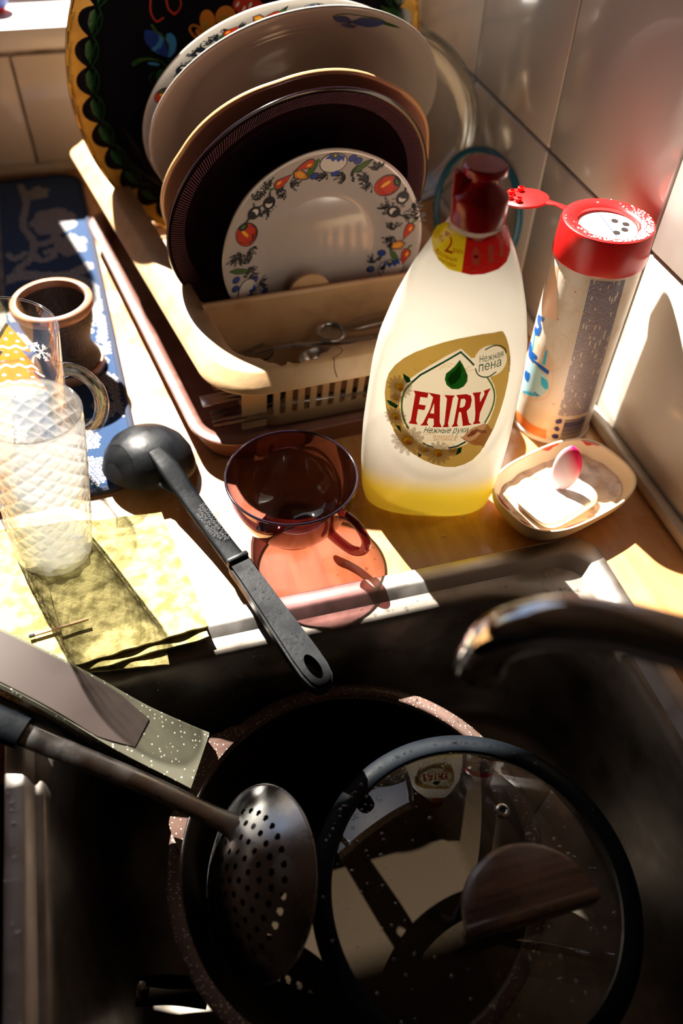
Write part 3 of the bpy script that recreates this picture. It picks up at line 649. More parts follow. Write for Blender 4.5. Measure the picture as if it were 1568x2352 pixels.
for (x, y) in ((0.010, 0.006), (0.0165, -0.001), (0.011, -0.009), (0.002, -0.012)): ins.ell(x, y, 0.0030, 0.0030, 'g_shadow', 3, n=16)
ins.stroke([(0.003, 0.017), (-0.001, -0.018)], 0.0007, 'c_navy', 2); ins.stroke([(0.004, 0.019), (0.012, 0.016)], 0.0006, 'c_navy', 2)
o = ins.build('sifter', lambda x, y, off: (x, y, 0.2102 + off * 2), cp); facing(o, (0, 0, 5)); o['label'] = 'white powdered sifter disc with round holes'
# powder spilled over the cap top
V = []; F = []
for i in range(700):
    a = random.gauss(-1.1, 0.75); r = random.uniform(0.0265, 0.036); p = Vector((r * math.cos(a), r * math.sin(a), 0.2168 - 0.0018 * max(0, (0.034 - r) / 0.008))); k = len(V); s_ = random.uniform(0.0002, 0.0011)
    n_ = random.randint(5, 7); V += [p + Vector((s_ * random.uniform(.6, 1.2) * math.cos(2 * PI * j / n_), s_ * random.uniform(.6, 1.2) * math.sin(2 * PI * j / n_), 0)) for j in range(n_)] + [p + Vector((0, 0, s_ * 0.35))]
    F += [(k + j, k + (j + 1) % n_, k + n_) for j in range(n_)]
mesh('spilled_powder', V, F, 'powder', cp, True, kind='stuff', sharp=180)
fl = []
arm = tube([hd * 0.036 + Vector((0, 0, 0.2150)), hd * 0.046 + Vector((0, 0, 0.2165)), hd * 0.058 + Vector((0, 0, 0.2155))], [(0.0042, 0.0012), (0.0026, 0.0012), (0.0050, 0.0012)], 12)
V, F = lathe([(0.0, 0.0), (0.0195, 0.0), (0.0205, 0.0008), (0.0205, 0.0022), (0.0195, 0.0028), (0.0, 0.0028)], 40)
fc = hd * 0.074 + Vector((0, 0, 0.2120))
disc = ([fc + sd * y * 0.92 + hd * x + Vector((0, 0, z - 0.12 * x)) for x, y, z in V], F)
pg = []
for (x, y) in ((0.010, 0.008), (0.0125, -0.001), (0.008, -0.010), (0.001, 0.011)):
    V, F = lathe([(0.0028, 0.0022), (0.0028, 0.0062), (0.0022, 0.0064), (0.0020, 0.0040), (0.0, 0.0040)], 16)
    pg.append(([fc + sd * (y + b) + hd * (x + a) + Vector((0, 0, z - 0.12 * x)) for a, b, z in V], F))
fp = mesh('flip_lid', *join(arm, disc), 'red_plastic', cp, True)
for v in pg: mesh('plug', *v, 'red_plastic', fp, True)
CAN = [('blue', [(163.5, 0.1246), (184.2, 0.1293), (183.3, 0.1246), (174.8, 0.123), (182.2, 0.1192), (183.6, 0.1136), (179.8, 0.1084), (169.4, 0.1048), (158.0, 0.1045), (160.1, 0.1114), (171.1, 0.1124), (174.9, 0.1159), (164.9, 0.1168), (158.2, 0.1191)]),
       ('cyan', [(163.9, 0.1045), (169.2, 0.1056), (174.5, 0.0909), (169.9, 0.0887)]),
       ('blue', [(147.7, 0.0869), (161.4, 0.0936), (172.6, 0.089), (188.4, 0.0899), (190.7, 0.0877), (188.0, 0.085), (179.1, 0.0836), (202.6, 0.0848), (214.5, 0.0836), (214.2, 0.0792), (192.2, 0.0812), (161.9, 0.0781)]),
       ('cyan', [(200.7, 0.1018), (203.7, 0.1021), (205.8, 0.087), (200.7, 0.0864)]),
       ('lightblue', [(163.8, 0.0761), (192.6, 0.0804), (208.6, 0.0776), (217.2, 0.0729), (220.2, 0.065), (216.3, 0.0577), (208.9, 0.0514), (194.6, 0.046), (178.9, 0.0427), (165.7, 0.0449), (164.7, 0.0557), (164.8, 0.0658)]),
       ('blue', [(165.7, 0.0632), (182.8, 0.067), (185.2, 0.0632), (183.4, 0.0563), (173.4, 0.0552), (164.9, 0.0568)]),
       ('cyan', [(204.2, 0.0739), (214.6, 0.073), (218.5, 0.0694), (219.6, 0.0648), (215.8, 0.0626), (207.7, 0.0655)]),
       ('cyan', [(171.4, 0.0407), (185.5, 0.0471), (197.7, 0.0511), (208.9, 0.0514), (194.6, 0.046), (181.8, 0.0427)]),
       ('blue', [(198.6, 0.053), (203.2, 0.0541), (211.7, 0.0535), (209.0, 0.0512), (201.2, 0.0511)]),
       ('orange', [(164.6, 0.0132), (188.7, 0.019), (208.1, 0.0166), (222.4, 0.0166), (233.8, 0.0171), (236.6, 0.006), (225.0, 0.006), (208.9, 0.006), (190.2, 0.006), (171.5, 0.006)]),
       ('navy', [(241.8, 0.0312), (245.9, 0.0333), (250.3, 0.0337), (252.2, 0.029), (248.0, 0.0271), (243.8, 0.0272)]),
       ('navy', [(242.7, 0.0215), (246.1, 0.0241), (251.0, 0.0223), (251.7, 0.0185), (247.1, 0.0177)]),
       ('navy', [(242.8, 0.0125), (247.4, 0.0143), (252.9, 0.0134), (254.1, 0.0085), (248.9, 0.0075), (244.6, 0.0089)])]
A = Art()
for k, (c, P) in enumerate(CAN): A.poly([(a * 0.001, z) for a, z in P], 'c_' + c, 2 + (k % 4))
def can_map(x, y, off):
    a = math.radians(x * 1000); r = 0.0378 + off; return (r * math.cos(a), r * math.sin(a), y)
# small print: columns of broken lines running down the can
for k in range(24):
    u = k / 23; z = 0.1825
    while z > 0.038:
        L = random.uniform(0.0008, 0.0050)
        def pt(zz): f = (0.183 - zz) / 0.147; return (0.2345 + 0.010 * f) + (0.0430 + 0.0058 * f) * u
        z2 = max(0.0375, z - L)
        if random.random() > 0.05: A.stroke([(pt(z), z), (pt(z2), z2)], 0.00105, 'c_navy', 2)
        z = z2 - random.uniform(0.0005, 0.0008)
z = 0.0325
while z > 0.0065:
    t = random.choice([0.0004, 0.0006, 0.0011, 0.0016]); A.poly([(0.2555, z), (0.2905, z), (0.2930, z - t), (0.2565, z - t)], 'c_navy', 2); z -= t + random.choice([0.0004, 0.0007, 0.001])
for i in range(12):      # pale orange swirls and brown specks
    a0, z0 = random.uniform(0.185, 0.232), random.uniform(0.09, 0.175); p = [(a0 + 0.006 * math.cos(t / 3 * 2), z0 + 0.006 * math.sin(t / 3 * 2)) for t in range(random.randint(4, 8))]
    A.stroke(p, 0.0006, 'c_peach', 1)
A.poly([(0.172, 0.178), (0.186, 0.18), (0.198, 0.15), (0.205, 0.135), (0.178, 0.130), (0.165, 0.14)], 'c_peach', 1)
A.stroke([(0.212, 0.125), (0.228, 0.122), (0.230, 0.105), (0.226, 0.09), (0.216, 0.084)], 0.0007, 'c_peach', 1, sm=4)
A.stroke([(0.165, 0.037), (0.19, 0.041), (0.212, 0.048), (0.223, 0.06), (0.222, 0.078), (0.215, 0.09)], 0.0012, 'c_peach', 1, sm=4)
for i in range(14): A.ell(random.uniform(0.19, 0.285), random.uniform(0.04, 0.18), 0.0012, 0.0009, 'l_skin2', 6, n=7)
o = A.build('printed_sleeve', can_map, cn, 0.006, step=0.00004, base=0.0001)
bm = bmesh.new(); bm.from_mesh(o.data)
bmesh.ops.reverse_faces(bm, faces=[f for f in bm.faces if f.normal.dot(Vector((f.calc_center_median().x, f.calc_center_median().y, 0))) < 0]); bm.to_mesh(o.data); bm.free()

# ------------------------------------------------------------------ soap dish, soap, scoop
sd0 = thing('soap_dish', 'oval cream plastic soap dish smeared with red and brown at the sink corner', 'soap dish', (0.334, 0.4155, 0.0042), 0.30)
def oval(a, b, z, n=2.9, N=72): return [(a * math.copysign(abs(math.cos(t)) ** (2 / n), math.cos(t)), b * math.copysign(abs(math.sin(t)) ** (2 / n), math.sin(t)), z) for t in [2 * PI * j / N for j in range(N)]]
rings = [oval(0.050, 0.028, 0.0), oval(0.055, 0.033, 0.001), oval(0.061, 0.039, 0.007), oval(0.0655, 0.0435, 0.016), oval(0.067, 0.0455, 0.0255), oval(0.0668, 0.0453, 0.0265), oval(0.0655, 0.0440, 0.0265), oval(0.0645, 0.0430, 0.0245), oval(0.062, 0.0405, 0.0155), oval(0.054, 0.032, 0.0088), oval(0.03, 0.018, 0.008)]
mesh('bowl', *loft(rings, True, True, True), 'soap_dish', sd0, True, sharp=70)
# residue pool in the dish
V = [(0.001, 0, 0.0112)]; F = []
for k in range(1, 7):
    f = k / 6
    for (x, y, z) in oval(0.0585 * f, 0.0372 * f, 0): V.append((x, y, 0.0112 + 0.0016 * noise.noise(Vector((x * 90, y * 90, 0))) + (0.0022 * max(0, f - 0.8) / 0.2)))
F += [(0, 1 + j, 1 + (j + 1) % 72) for j in range(72)]
for k in range(5):
    for j in range(72): a = 1 + k * 72 + j; b = 1 + k * 72 + (j + 1) % 72; F.append((a, a + 72, b + 72, b))
mesh('residue', V, F, 'soap_gunk', sd0, True, sharp=180)
def dish_in(t, z, off):
    f = (z - 0.0155) / 0.009; a = 0.062 + 0.0025 * f - off * 2; b = 0.0405 + 0.0025 * f - off * 2; n = 2.9
    return (a * math.copysign(abs(math.cos(t)) ** (2 / n), math.cos(t)), b * math.copysign(abs(math.sin(t)) ** (2 / n), math.sin(t)), z)
for (t0, t1) in ((0.3, 0.75), (2.75, 3.15), (4.2, 4.6), (3.3, 3.55), (1.2, 1.5)):
    A = Art(); P = []
    for i in range(9): P.append((t0 + (t1 - t0) * i / 8, 0.0262 - 0.0045 * math.sin(PI * (i + 0.01) / 8.02) ** 0.7 * (0.7 + 0.3 * math.sin(i * 1.1 + t0 * 7))))
    A.poly([(t0 + (t1 - t0) * i / 8, 0.0262) for i in range(9)] + P[::-1], 'p_red', 1)
    mesh_o = A.build('red_smear', dish_in, sd0, None); facing(mesh_o, (0, 0, 0.02))
sp = thing('soap_bar', 'wet white bar of soap, sunlit, lying in the cream dish', 'soap', (0.324, 0.4065, 0.0165), 0.36)
def soapz(x, y): return 0.0010 * noise.noise(Vector((x * 70, y * 70, 3)))
rings = []
for (a, b, z) in ((0.022, 0.016, -0.001), (0.0315, 0.0225, 0.001), (0.034, 0.025, 0.004), (0.034, 0.025, 0.0075), (0.0315, 0.0225, 0.0105), (0.022, 0.015, 0.0118), (0.010, 0.007, 0.0120)):
    rings.append([(x, y, zz + soapz(x, y)) for x, y, zz in oval(a, b, z, 4.5, 56)])
mesh('bar', *loft(rings, True, True, True), 'soap', sp, True, sharp=80)
A = Art()
for i in range(8): A.ell(random.uniform(0.008, 0.028), random.uniform(-0.002, 0.015), 0.0026, 0.0020, 'l_skin2' if i % 2 else 'p_red', 1, n=9, hole=0.55)
o = A.build('red_specks', lambda x, y, off: (x, y, 0.0112 + soapz(x, y) + off), sp); facing(o, (0, 0, 5))
# pink and white petal-shaped soap saver standing on the soap
pk = bpy.data.materials.new('pink_to_white_plastic'); pk.use_nodes = True; nt = pk.node_tree; b = nt.nodes['Principled BSDF']
tc = nt.nodes.new('ShaderNodeTexCoord'); sx = nt.nodes.new('ShaderNodeSeparateXYZ'); nt.links.new(tc.outputs['Generated'], sx.inputs[0])
ad = nt.nodes.new('ShaderNodeMath'); ad.operation = 'ADD'; nt.links.new(sx.outputs[0], ad.inputs[0]); nt.links.new(sx.outputs[2], ad.inputs[1])
cr = nt.nodes.new('ShaderNodeValToRGB'); cr.color_ramp.elements[0].position = 0.50; cr.color_ramp.elements[0].color = (0.86, 0.62, 0.66, 1); cr.color_ramp.elements[1].position = 0.75; cr.color_ramp.elements[1].color = (0.85, 0.015, 0.13, 1)
mr = nt.nodes.new('ShaderNodeMath'); mr.operation = 'MULTIPLY'; mr.inputs[1].default_value = 0.5; nt.links.new(ad.outputs[0], mr.inputs[0]); nt.links.new(mr.outputs[0], cr.inputs[0]); nt.links.new(cr.outputs[0], b.inputs['Base Color'])
b.inputs['Roughness'].default_value = 0.3; b.inputs['Subsurface Weight'].default_value = 0.3; b.inputs['Subsurface Radius'].default_value = (0.01, 0.005, 0.005); M['pink'] = pk
pe = thing('petal_scoop', 'small pink and white oval plastic petal standing on the soap bar', 'scoop', (0.329, 0.410, 0.0292), -0.45)
rings = []
for k in range(15):
    t = k / 14; zz = 0.043 * t; w = math.sqrt(max(0.0, 1 - (2 * t - 1) ** 2)); w = max(w, 0.18)
    rings.append([(0.0128 * w * math.cos(a) * (1 - 0.1 * t), 0.0030 * w ** 0.6 * math.sin(a) + 0.30 * zz + (0.010 * w * math.cos(a)) ** 2 * 14, zz * 0.93 - 0.0006) for a in [2 * PI * j / 28 for j in range(28)]])
mesh('petal', *loft(rings, True, True, True), 'pink', pe, True, sharp=100)

# ------------------------------------------------------------------ amethyst cup
cu = thing('glass_cup', 'dark amethyst brown glass tea cup standing on the worktop', 'cup', (0.0930, 0.4500, 0.0), 0.0)
outer = [(0.026, 0.0), (0.029, 0.0012), (0.0285, 0.0045), (0.031, 0.0075), (0.040, 0.016), (0.0475, 0.028), (0.0525, 0.042), (0.0548, 0.055), (0.0552, 0.0635)]
inner = [(0.0535, 0.0635), (0.0530, 0.055), (0.0507, 0.042), (0.0457, 0.0285), (0.038, 0.0175), (0.028, 0.0105), (0.014, 0.0080), (0.0, 0.0075)]
mesh('bowl', *join(lathe([(0.0, 0.0015), (0.024, 0.0015)] + outer, 96), lathe(inner, 96)), 'purple_glass', cu, True, sharp=60)
rim = [[(0.0544 + 0.0011 * math.cos(a)) * 1.0 for a in ()]]
V, F = lathe([(0.0544 + 0.0011 * math.cos(a), 0.0638 + 0.0011 * math.sin(a)) for a in [2 * PI * k / 10 for k in range(11)]], 96); mesh('lip', V, F, 'purple_rim', cu, True, sharp=180)
ha = math.radians(-52); hx, hy = math.cos(ha), math.sin(ha)
hp = spline([(r * hx, r * hy, z) for r, z in ((0.0515, 0.050), (0.060, 0.0525), (0.070, 0.048), (0.0775, 0.037), (0.0760, 0.0235), (0.066, 0.0150), (0.053, 0.0155), (0.0405, 0.0195))], 7)
mesh('handle', *tube(hp, lerp_list([(0.0062, 0.004), (0.0045, 0.0034), (0.0040, 0.0036), (0.0042, 0.0036), (0.0050, 0.0038), (0.0065, 0.0035)], len(hp)), 18, up=(-hy, hx, 0)), 'purple_thick', cu, True, sharp=80)

# ------------------------------------------------------------------ black ladle
ld = thing('ladle', 'black nylon ladle lying bowl down, handle reaching over the sink edge', 'ladle', (-0.021, 0.547, 0.0))
def Lp(x, y, z): return (x + 0.021, y - 0.547, z)
tilt = Matrix.Rotation(math.radians(-12), 3, 'X') @ Matrix.Rotation(math.radians(6), 3, 'Y')
V, F = join(lathe([(0.0, 0.036), (0.012, 0.0350), (0.024, 0.0310), (0.033, 0.0240), (0.0395, 0.0140), (0.0425, 0.0020), (0.0428, 0.0), (0.0415, 0.0), (0.0380, 0.0130), (0.0320, 0.0225), (0.023, 0.0290), (0.012, 0.0330), (0.0, 0.0340)], 64))
V = [tilt @ Vector((v[0], v[1] * 1.0, v[2])) + Vector((0, 0, 0.010)) for v in V]
bw = mesh('bowl', V, F, 'black_nylon', ld, True, sharp=70)
hpth = spline([Lp(-0.0135, 0.530, 0.0425), Lp(-0.004, 0.510, 0.0375), Lp(0.006, 0.485, 0.030), Lp(0.020, 0.450, 0.0225), Lp(0.033, 0.418, 0.0165), Lp(0.040, 0.401, 0.0155)], 8)
mesh('shank', *tube(hpth, lerp_list([(0.007, 0.002), (0.0095, 0.0035), (0.0088, 0.0035), (0.0082, 0.0035), (0.0088, 0.004), (0.0095, 0.0045)], len(hpth)), 20, sec=0.55), 'black_grip', ld, True, sharp=60)
sh = spline([Lp(-0.024, 0.545, 0.030), Lp(-0.010, 0.518, 0.024), Lp(0.003, 0.497, 0.022)], 6)
mesh('neck', *tube(sh, lerp_list([(0.012, 0.003), (0.0135, 0.0035), (0.009, 0.003)], len(sh)), 20), 'black_nylon', ld, True, sharp=60)
# grip with hanging hole: flat outline lofted
g0, g1 = Vector(Lp(0.0365, 0.408, 0.0185)), Vector(Lp(0.0795, 0.275, 0.0145)); gd = (g1 - g0); GL = gd.length; gd.normalize(); gs = gd.cross(Vector((0, 0, 1))).normalized(); gn = gs.cross(gd)
out = []
prof = [(0.0, 0.0080), (0.0015, 0.0100), (0.006, 0.0108), (0.02, 0.0106), (0.05, 0.0112), (0.085, 0.0124), (0.105, 0.0130), (0.120, 0.0127), (0.130, 0.0108), (0.1355, 0.0070), (0.137, 0.0)]
out = [(x, -w) for x, w in prof] + [(x, w) for x, w in prof[:-1][::-1]]
hole = [(0.119 + 0.0115 * math.cos(a), 0.0048 * math.sin(a)) for a in [2 * PI * k / 24 for k in range(24)]]
def grip(zlo, zhi, shrink):
    o2 = [(x * 1.0 + (0.0685 - x) * shrink * 0.02, y * (1 - shrink * 0.16)) for x, y in out]
    return plate_prism([(a, b * 0.9) for a, b in o2], [hole], zlo, zhi)
gm = join(grip(-0.0065, 0.0035, 0), grip(0.0035, 0.0062, 1), grip(-0.009, -0.0065, 1))
gv = [g0 + gd * x + gs * y + gn * z for x, y, z in gm[0]]
mesh('grip', gv, gm[1], 'black_grip', ld, False)
V, F = lathe([(0.0, 0.0), (0.0, 0.0)], 8) if False else box(-0.0005, 0.0045, -0.0095, 0.0095, -0.001, 0.0098, 0.0018)
mesh('collar', [g0 + gd * x + gs * y + gn * z for x, y, z in V], F, 'black_nylon', ld, True)
A = Art()
for k, tx in enumerate(('TEFAL 210°C', 'MADE IN FRANCE', 'NYLON 230°C', 'DISHWASHER SAFE')):
    A.text(('NYLON MAX 210°C', 'DISHWASHER SAFE', 'MADE IN CHINA', 'HEAT RESIST.')[k], 0.030, 0.0052 - k * 0.0036, 0.0042, 'emboss', 1, sx=1.15)
flat('emboss', (0.05, 0.052, 0.058), 0.3)
s0, s1 = Vector(Lp(0.006, 0.485, 0.0342)), Vector(Lp(0.033, 0.418, 0.0207)); d0 = (s1 - s0).normalized(); q0 = d0.cross(Vector((0, 0, 1))).normalized(); n0 = q0.cross(d0)
o = A.build('embossed_text', lambda x, y, off: tuple(s0 + d0 * (x + 0.012) - q0 * y + n0 * (off + 0.0002)), ld); facing(o, (0.05, -0.1, 5))
pts = []
for i in range(46):
    x = random.uniform(0.01, 0.11); y = random.uniform(-0.008, 0.008); pts.append((g0 + gd * x + gs * y + gn * 0.0062, gn))
droplets('water_drops', pts, ld, (0.0004, 0.0014))

# ------------------------------------------------------------------ tumbler, mug, clay cup
def leaned(base, top, h):
    ax = (Vector(top) - Vector(base)).normalized(); x = Vector((1, 0, 0)); x = (x - ax * x.dot(ax)).normalized(); y = ax.cross(x)
    return Matrix(((x.x, y.x, ax.x, base[0]), (x.y, y.y, ax.y, base[1]), (x.z, y.z, ax.z, base[2]), (0, 0, 0, 1)))
tb = thing('cut_glass_tumbler', 'tall diamond cut glass tumbler standing on the yellow cloth', 'glass', mtx=leaned((-0.1085, 0.4635, 0.0115), (-0.0905, 0.4635, 0.1635), 0.15))
def facet(r, z, t):      # raised diamond lattice
    n = 16; k = 2 * PI / n; u = t / k; v = z / 0.0135
    a = abs(((u + v) % 1) - 0.5) * 2; b_ = abs(((u - v) % 1) - 0.5) * 2
    e = min(1.0, max(0.0, (0.148 - z) / 0.01)) * min(1.0, max(0.0, (z - 0.020) / 0.01))
    return r + 0.0015 * (max(a, b_) ** 3 - 0.4) * e
rings = []
for i in range(122):
    z = 0.004 + 0.146 * i / 121; r = 0.0305 + (0.0362 - 0.0305) * (z / 0.15) ** 0.8
    rings.append([(facet(r, z, 2 * PI * j / 192) * math.cos(2 * PI * j / 192), facet(r, z, 2 * PI * j / 192) * math.sin(2 * PI * j / 192), z) for j in range(192)])
rings = [[(x * 0.93, y * 0.93, 0.0) for x, y, z in rings[0]], [(x * 0.98, y * 0.98, 0.0015) for x, y, z in rings[0]]] + rings
mesh('wall', *loft(rings, True, True), 'cut_glass', tb, True, sharp=35)
mesh('inner_wall', *lathe([(0.0, 0.017), (0.018, 0.0165), (0.0265, 0.018), (0.0290, 0.023), (0.0300, 0.05), (0.0325, 0.10), (0.0345, 0.1495)], 96), 'clear_glass', tb, True, sharp=60)
mesh('lip', *lathe([(0.0353 + 0.0010 * math.cos(a), 0.1502 + 0.0010 * math.sin(a)) for a in [2 * PI * k / 8 for k in range(9)]], 96), 'clear_thick', tb, True, sharp=180)
V, F = lathe([(0.0, 0.0005), (0.012, 0.001), (0.022, 0.004), (0.0275, 0.009), (0.026, 0.0155), (0.014, 0.0145), (0.0, 0.0150)], 64, fr=lambda t, r, z: 1 + 0.05 * math.cos(12 * t)); mesh('foot', V, F, 'cut_glass', tb, True, sharp=30)

mg = thing('gingerbread_mug', 'tall clear glass mug printed with a gingerbread tree and snowflake', 'mug', mtx=leaned((-0.1330, 0.577, 0.008), (-0.1145, 0.577, 0.154), 0.15))
mesh('wall', *join(lathe([(0.0, 0.0), (0.038, 0.0), (0.0415, 0.002), (0.0428, 0.008), (0.0450, 0.08), (0.0458, 0.148)], 96), lathe([(0.0440, 0.148), (0.0430, 0.08), (0.0405, 0.014), (0.036, 0.011), (0.0, 0.0105)], 96)), 'clear_glass', mg, True, sharp=60)
mesh('lip', *lathe([(0.0449 + 0.0010 * math.cos(a), 0.1483 + 0.0010 * math.sin(a)) for a in [2 * PI * k / 8 for k in range(9)]], 96), 'clear_thick', mg, True, sharp=180)
ma = math.radians(-12); hx, hy = math.cos(ma), math.sin(ma)
hp = spline([(r * hx, r * hy, z) for r, z in ((0.0435, 0.112), (0.052, 0.114), (0.063, 0.109), (0.0725, 0.096), (0.0750, 0.078), (0.0700, 0.058), (0.058, 0.045), (0.0435, 0.042))], 8)
mesh('handle', *tube(hp, lerp_list([(0.0075, 0.0055), (0.0058, 0.0045), (0.0060, 0.0045), (0.0062, 0.0046), (0.0060, 0.0046), (0.0062, 0.005), (0.0075, 0.006)], len(hp)), 20, up=(-hy, hx, 0)), 'clear_thick', mg, True, sharp=80)
A = Art()
def tree(sx, sy, k, c, lay, d=0):
    A.poly([(sx + d, sy), (sx + 4 * k, sy + 8 * k), (sx + 11 * k + d, sy + 23 * k), (sx + 5 * k, sy + 25 * k), (sx + 15 * k + d, sy + 42 * k), (sx + 9 * k, sy + 43 * k), (sx + 19 * k, sy + 60 * k), (sx - 19 * k, sy + 60 * k), (sx - 9 * k, sy + 43 * k), (sx - 15 * k, sy + 42 * k), (sx - 5 * k, sy + 25 * k), (sx - 11 * k, sy + 23 * k), (sx - 4 * k, sy + 8 * k)], c, lay)
for P_ in ([(3.5, 19.5), (-8.5, 43.5)], [(-3, 46), (-13, 63.5)], [(-7, 65), (-17, 83)]): A.stroke(P_, 2.2, 'g_shadow', 1)
def tree_col(x, y):      # gingerbread tree with icing waves and dots, x,y in print units
    t = (y - 20) / 1.05
    if not 0 < t < 60: return None
    hw = 11 * t / 23 if t < 24 else (5 + 10 * (t - 24) / 18 if t < 42.5 else 9 + 10 * (t - 42.5) / 17.5)
    if abs(x - 4) > hw * 1.05: return None
    for yy in (42, 61, 78):
        if abs(y - yy - 1.1 * math.sin(x * 0.75)) < 1.15: return 'g_white'
    for dx, dy_ in ((1, 34), (8, 36), (0, 50), (9, 54), (-4, 70), (5, 71), (14, 72)):
        if math.hypot(x - dx, y - dy_) < 1.25: return 'g_white'
    for dx, dy_ in ((5, 28), (6, 47), (-3, 56), (12, 66)):
        if math.hypot(x - dx, y - dy_) < 1.45: return 'g_pink'
    return 'g_orange'
ST_ = 0.45
for iy in range(int(64 / ST_)):
    y_ = 20 + iy * ST_; run = None; x_ = -18.0
    while x_ < 26:
        c_ = tree_col(x_ + ST_ / 2, y_ + ST_ / 2)
        if c_ != (run[1] if run else None):
            if run: A.poly([(run[0], y_), (x_, y_), (x_, y_ + ST_), (run[0], y_ + ST_)], run[1], 2)
            run = (x_, c_) if c_ else None
        x_ += ST_
    if run: A.poly([(run[0], y_), (x_, y_), (x_, y_ + ST_), (run[0], y_ + ST_)], run[1], 2)
for k in range(6):
    a = k * PI / 3; ex, ey = 23 + 7.5 * math.cos(a), 42 + 8.5 * math.sin(a); A.stroke([(23, 42), (ex, ey)], 1.1, 'g_white', 2)
    for s_ in (0.5, 0.75):
        for sg in (-0.8, 0.8): A.stroke([(23 + 7.5 * s_ * math.cos(a), 42 + 8.5 * s_ * math.sin(a)), (23 + 7.5 * (s_ * math.cos(a) + 0.35 * math.cos(a + sg)), 42 + 8.5 * (s_ * math.sin(a) + 0.35 * math.sin(a + sg)))], 0.8, 'g_white', 2)
A.text('Merry', -30, 40, 13, 'g_pink', 2, rot=0.5, shear=0.3, bold=0.03, flip=-1)
def mug_map(x, y, off):
    a = math.radians(93) - x * 0.029; z = 0.142 - y * 0.00105; r = 0.0472 - off; return (r * math.cos(a), r * math.sin(a), z)
o = A.build('printed_pattern', mug_map, mg, 4)
for i_, c_ in enumerate(sorted({c for _, c, _ in A.P})):
    col = M[c_].node_tree.nodes['Principled BSDF'].inputs['Base Color'].default_value[:3]; o.data.materials[i_] = milky('glass_' + c_, tuple(min(1.0, x * 1.2) for x in col), 0.75, 0.0)

cc = thing('clay_cup', 'dark woven-textured clay cup with copper brown wooden rings', 'cup', (-0.0865, 0.722, 0.0045), 0.0)
mesh('body', *lathe([(0.0, 0.004), (0.030, 0.004), (0.034, 0.008), (0.0345, 0.012), (0.029, 0.022), (0.0275, 0.032), (0.031, 0.045), (0.0355, 0.058), (0.0365, 0.068), (0.0358, 0.0755), (0.0325, 0.0755), (0.0315, 0.060), (0.027, 0.045), (0.020, 0.034), (0.008, 0.030), (0.0, 0.0295)], 80), 'clay', cc, True, sharp=60)
mesh('rim_ring', *lathe([(0.0325, 0.0755), (0.0322, 0.0805), (0.0335, 0.0825), (0.0380, 0.0825), (0.0398, 0.0805), (0.0400, 0.0745), (0.0385, 0.0728), (0.0355, 0.0728)], 80), 'clay_ring', cc, True, sharp=50)
mesh('foot_ring', *lathe([(0.0, 0.0), (0.036, 0.0), (0.0372, 0.0015), (0.0372, 0.009), (0.036, 0.0105), (0.033, 0.0105)], 80), 'clay_ring', cc, True, sharp=50)

# ------------------------------------------------------------------ dish rack (basket) and its tray
rk = thing('dish_rack', 'beige plastic dish rack basket with a broken front rim, holding plates and cutlery', 'dish rack', (0.046, 0.527, 0.0))
Q = [Vector((0.046, 0.527)), Vector((0.325, 0.541)), Vector((0.318, 1.09)), Vector((-0.062, 1.08))]
def rmap(a, b, z):          # a: metres from the left edge along the front, b: metres from the front edge
    u, v = a / 0.28, b / 0.55
    p = Q[0] * (1 - u) * (1 - v) + Q[1] * u * (1 - v) + Q[2] * u * v + Q[3] * (1 - u) * v
    return (p.x - 0.046, p.y - 0.527, z)
def rloop(off, z, r=0.045, jag=0.0):
    L = rrect(off, 0.28 - off, off, 0.55 - off, max(0.004, r - off * 0.55), 10, 26); out = []
    for x, y in L:
        if jag and y < off + 0.001 and 0.045 < x < 0.122:
            t = (x - 0.045) / 0.077; y -= jag * (math.sin(PI * min(1, t * 1.15)) ** 0.6 if t < 0.87 else 0.0) * (0.85 + 0.25 * math.sin(x * 420)) if t < 0.87 else 0
        out.append(rmap(x, y, z))
    return out
rings = [rloop(0.0015, 0.086), rloop(0.0, 0.0865), rloop(0.0, 0.0885), rloop(0.004, 0.0925), rloop(0.011, 0.1010), rloop(0.013, 0.1022), rloop(0.020, 0.1030, jag=0.006), rloop(0.029, 0.1030, jag=0.0165), rloop(0.031, 0.1015, jag=0.0170), rloop(0.0305, 0.0960, jag=0.0155)]
mesh('rim', *loft(rings, True), 'beige', rk, True, sharp=50)
A = Art(); A.stroke([(0.1175, 0.029), (0.1215, 0.0225), (0.1180, 0.0170), (0.1105, 0.0120), (0.1085, 0.0060), (0.1090, 0.0010)], 0.0007, 'crack', 1, sm=3)
flat('crack', (0.22, 0.11, 0.06), 0.8)
def rimz(b): return 0.0888 + min(b, 0.012) / 0.012 * 0.0125 + (0.0014 if b > 0.012 else 0)
A.build('crack', lambda x, y, off: rmap(x, y, rimz(y) + off * 2), rk, 0.004)
def wall_pt(off, z): return off + (0.1 - z) * 0.16       # walls taper inwards
def strip(a0, a1, side, z0, z1, th=0.0018):
    """upright bar in a tapered basket wall; side F,L,B,R"""
    P = []
    for z in (z0, z1):
        o = wall_pt(0.029, z)
        for (a, d) in ((a0, 0), (a1, 0), (a1, th), (a0, th)):
            q = {'F': (a, o + d), 'B': (a, 0.55 - o - d), 'L': (o + d, a), 'R': (0.28 - o - d, a)}[side]
            P.append(rmap(q[0], q[1], z))
    return P, [(0, 1, 2, 3), (7, 6, 5, 4), (0, 4, 5, 1), (1, 5, 6, 2), (2, 6, 7, 3), (3, 7, 4, 0)]
mesh('corner_post', *strip(0.033, 0.056, 'F', 0.012, 0.098), 'beige', rk, False)
for k in range(16): 
    a = 0.0625 + k * 0.0118
    if a < 0.235: mesh('slat', *strip(a, a + 0.0062, 'F', 0.024, 0.0885), 'beige', rk, False)
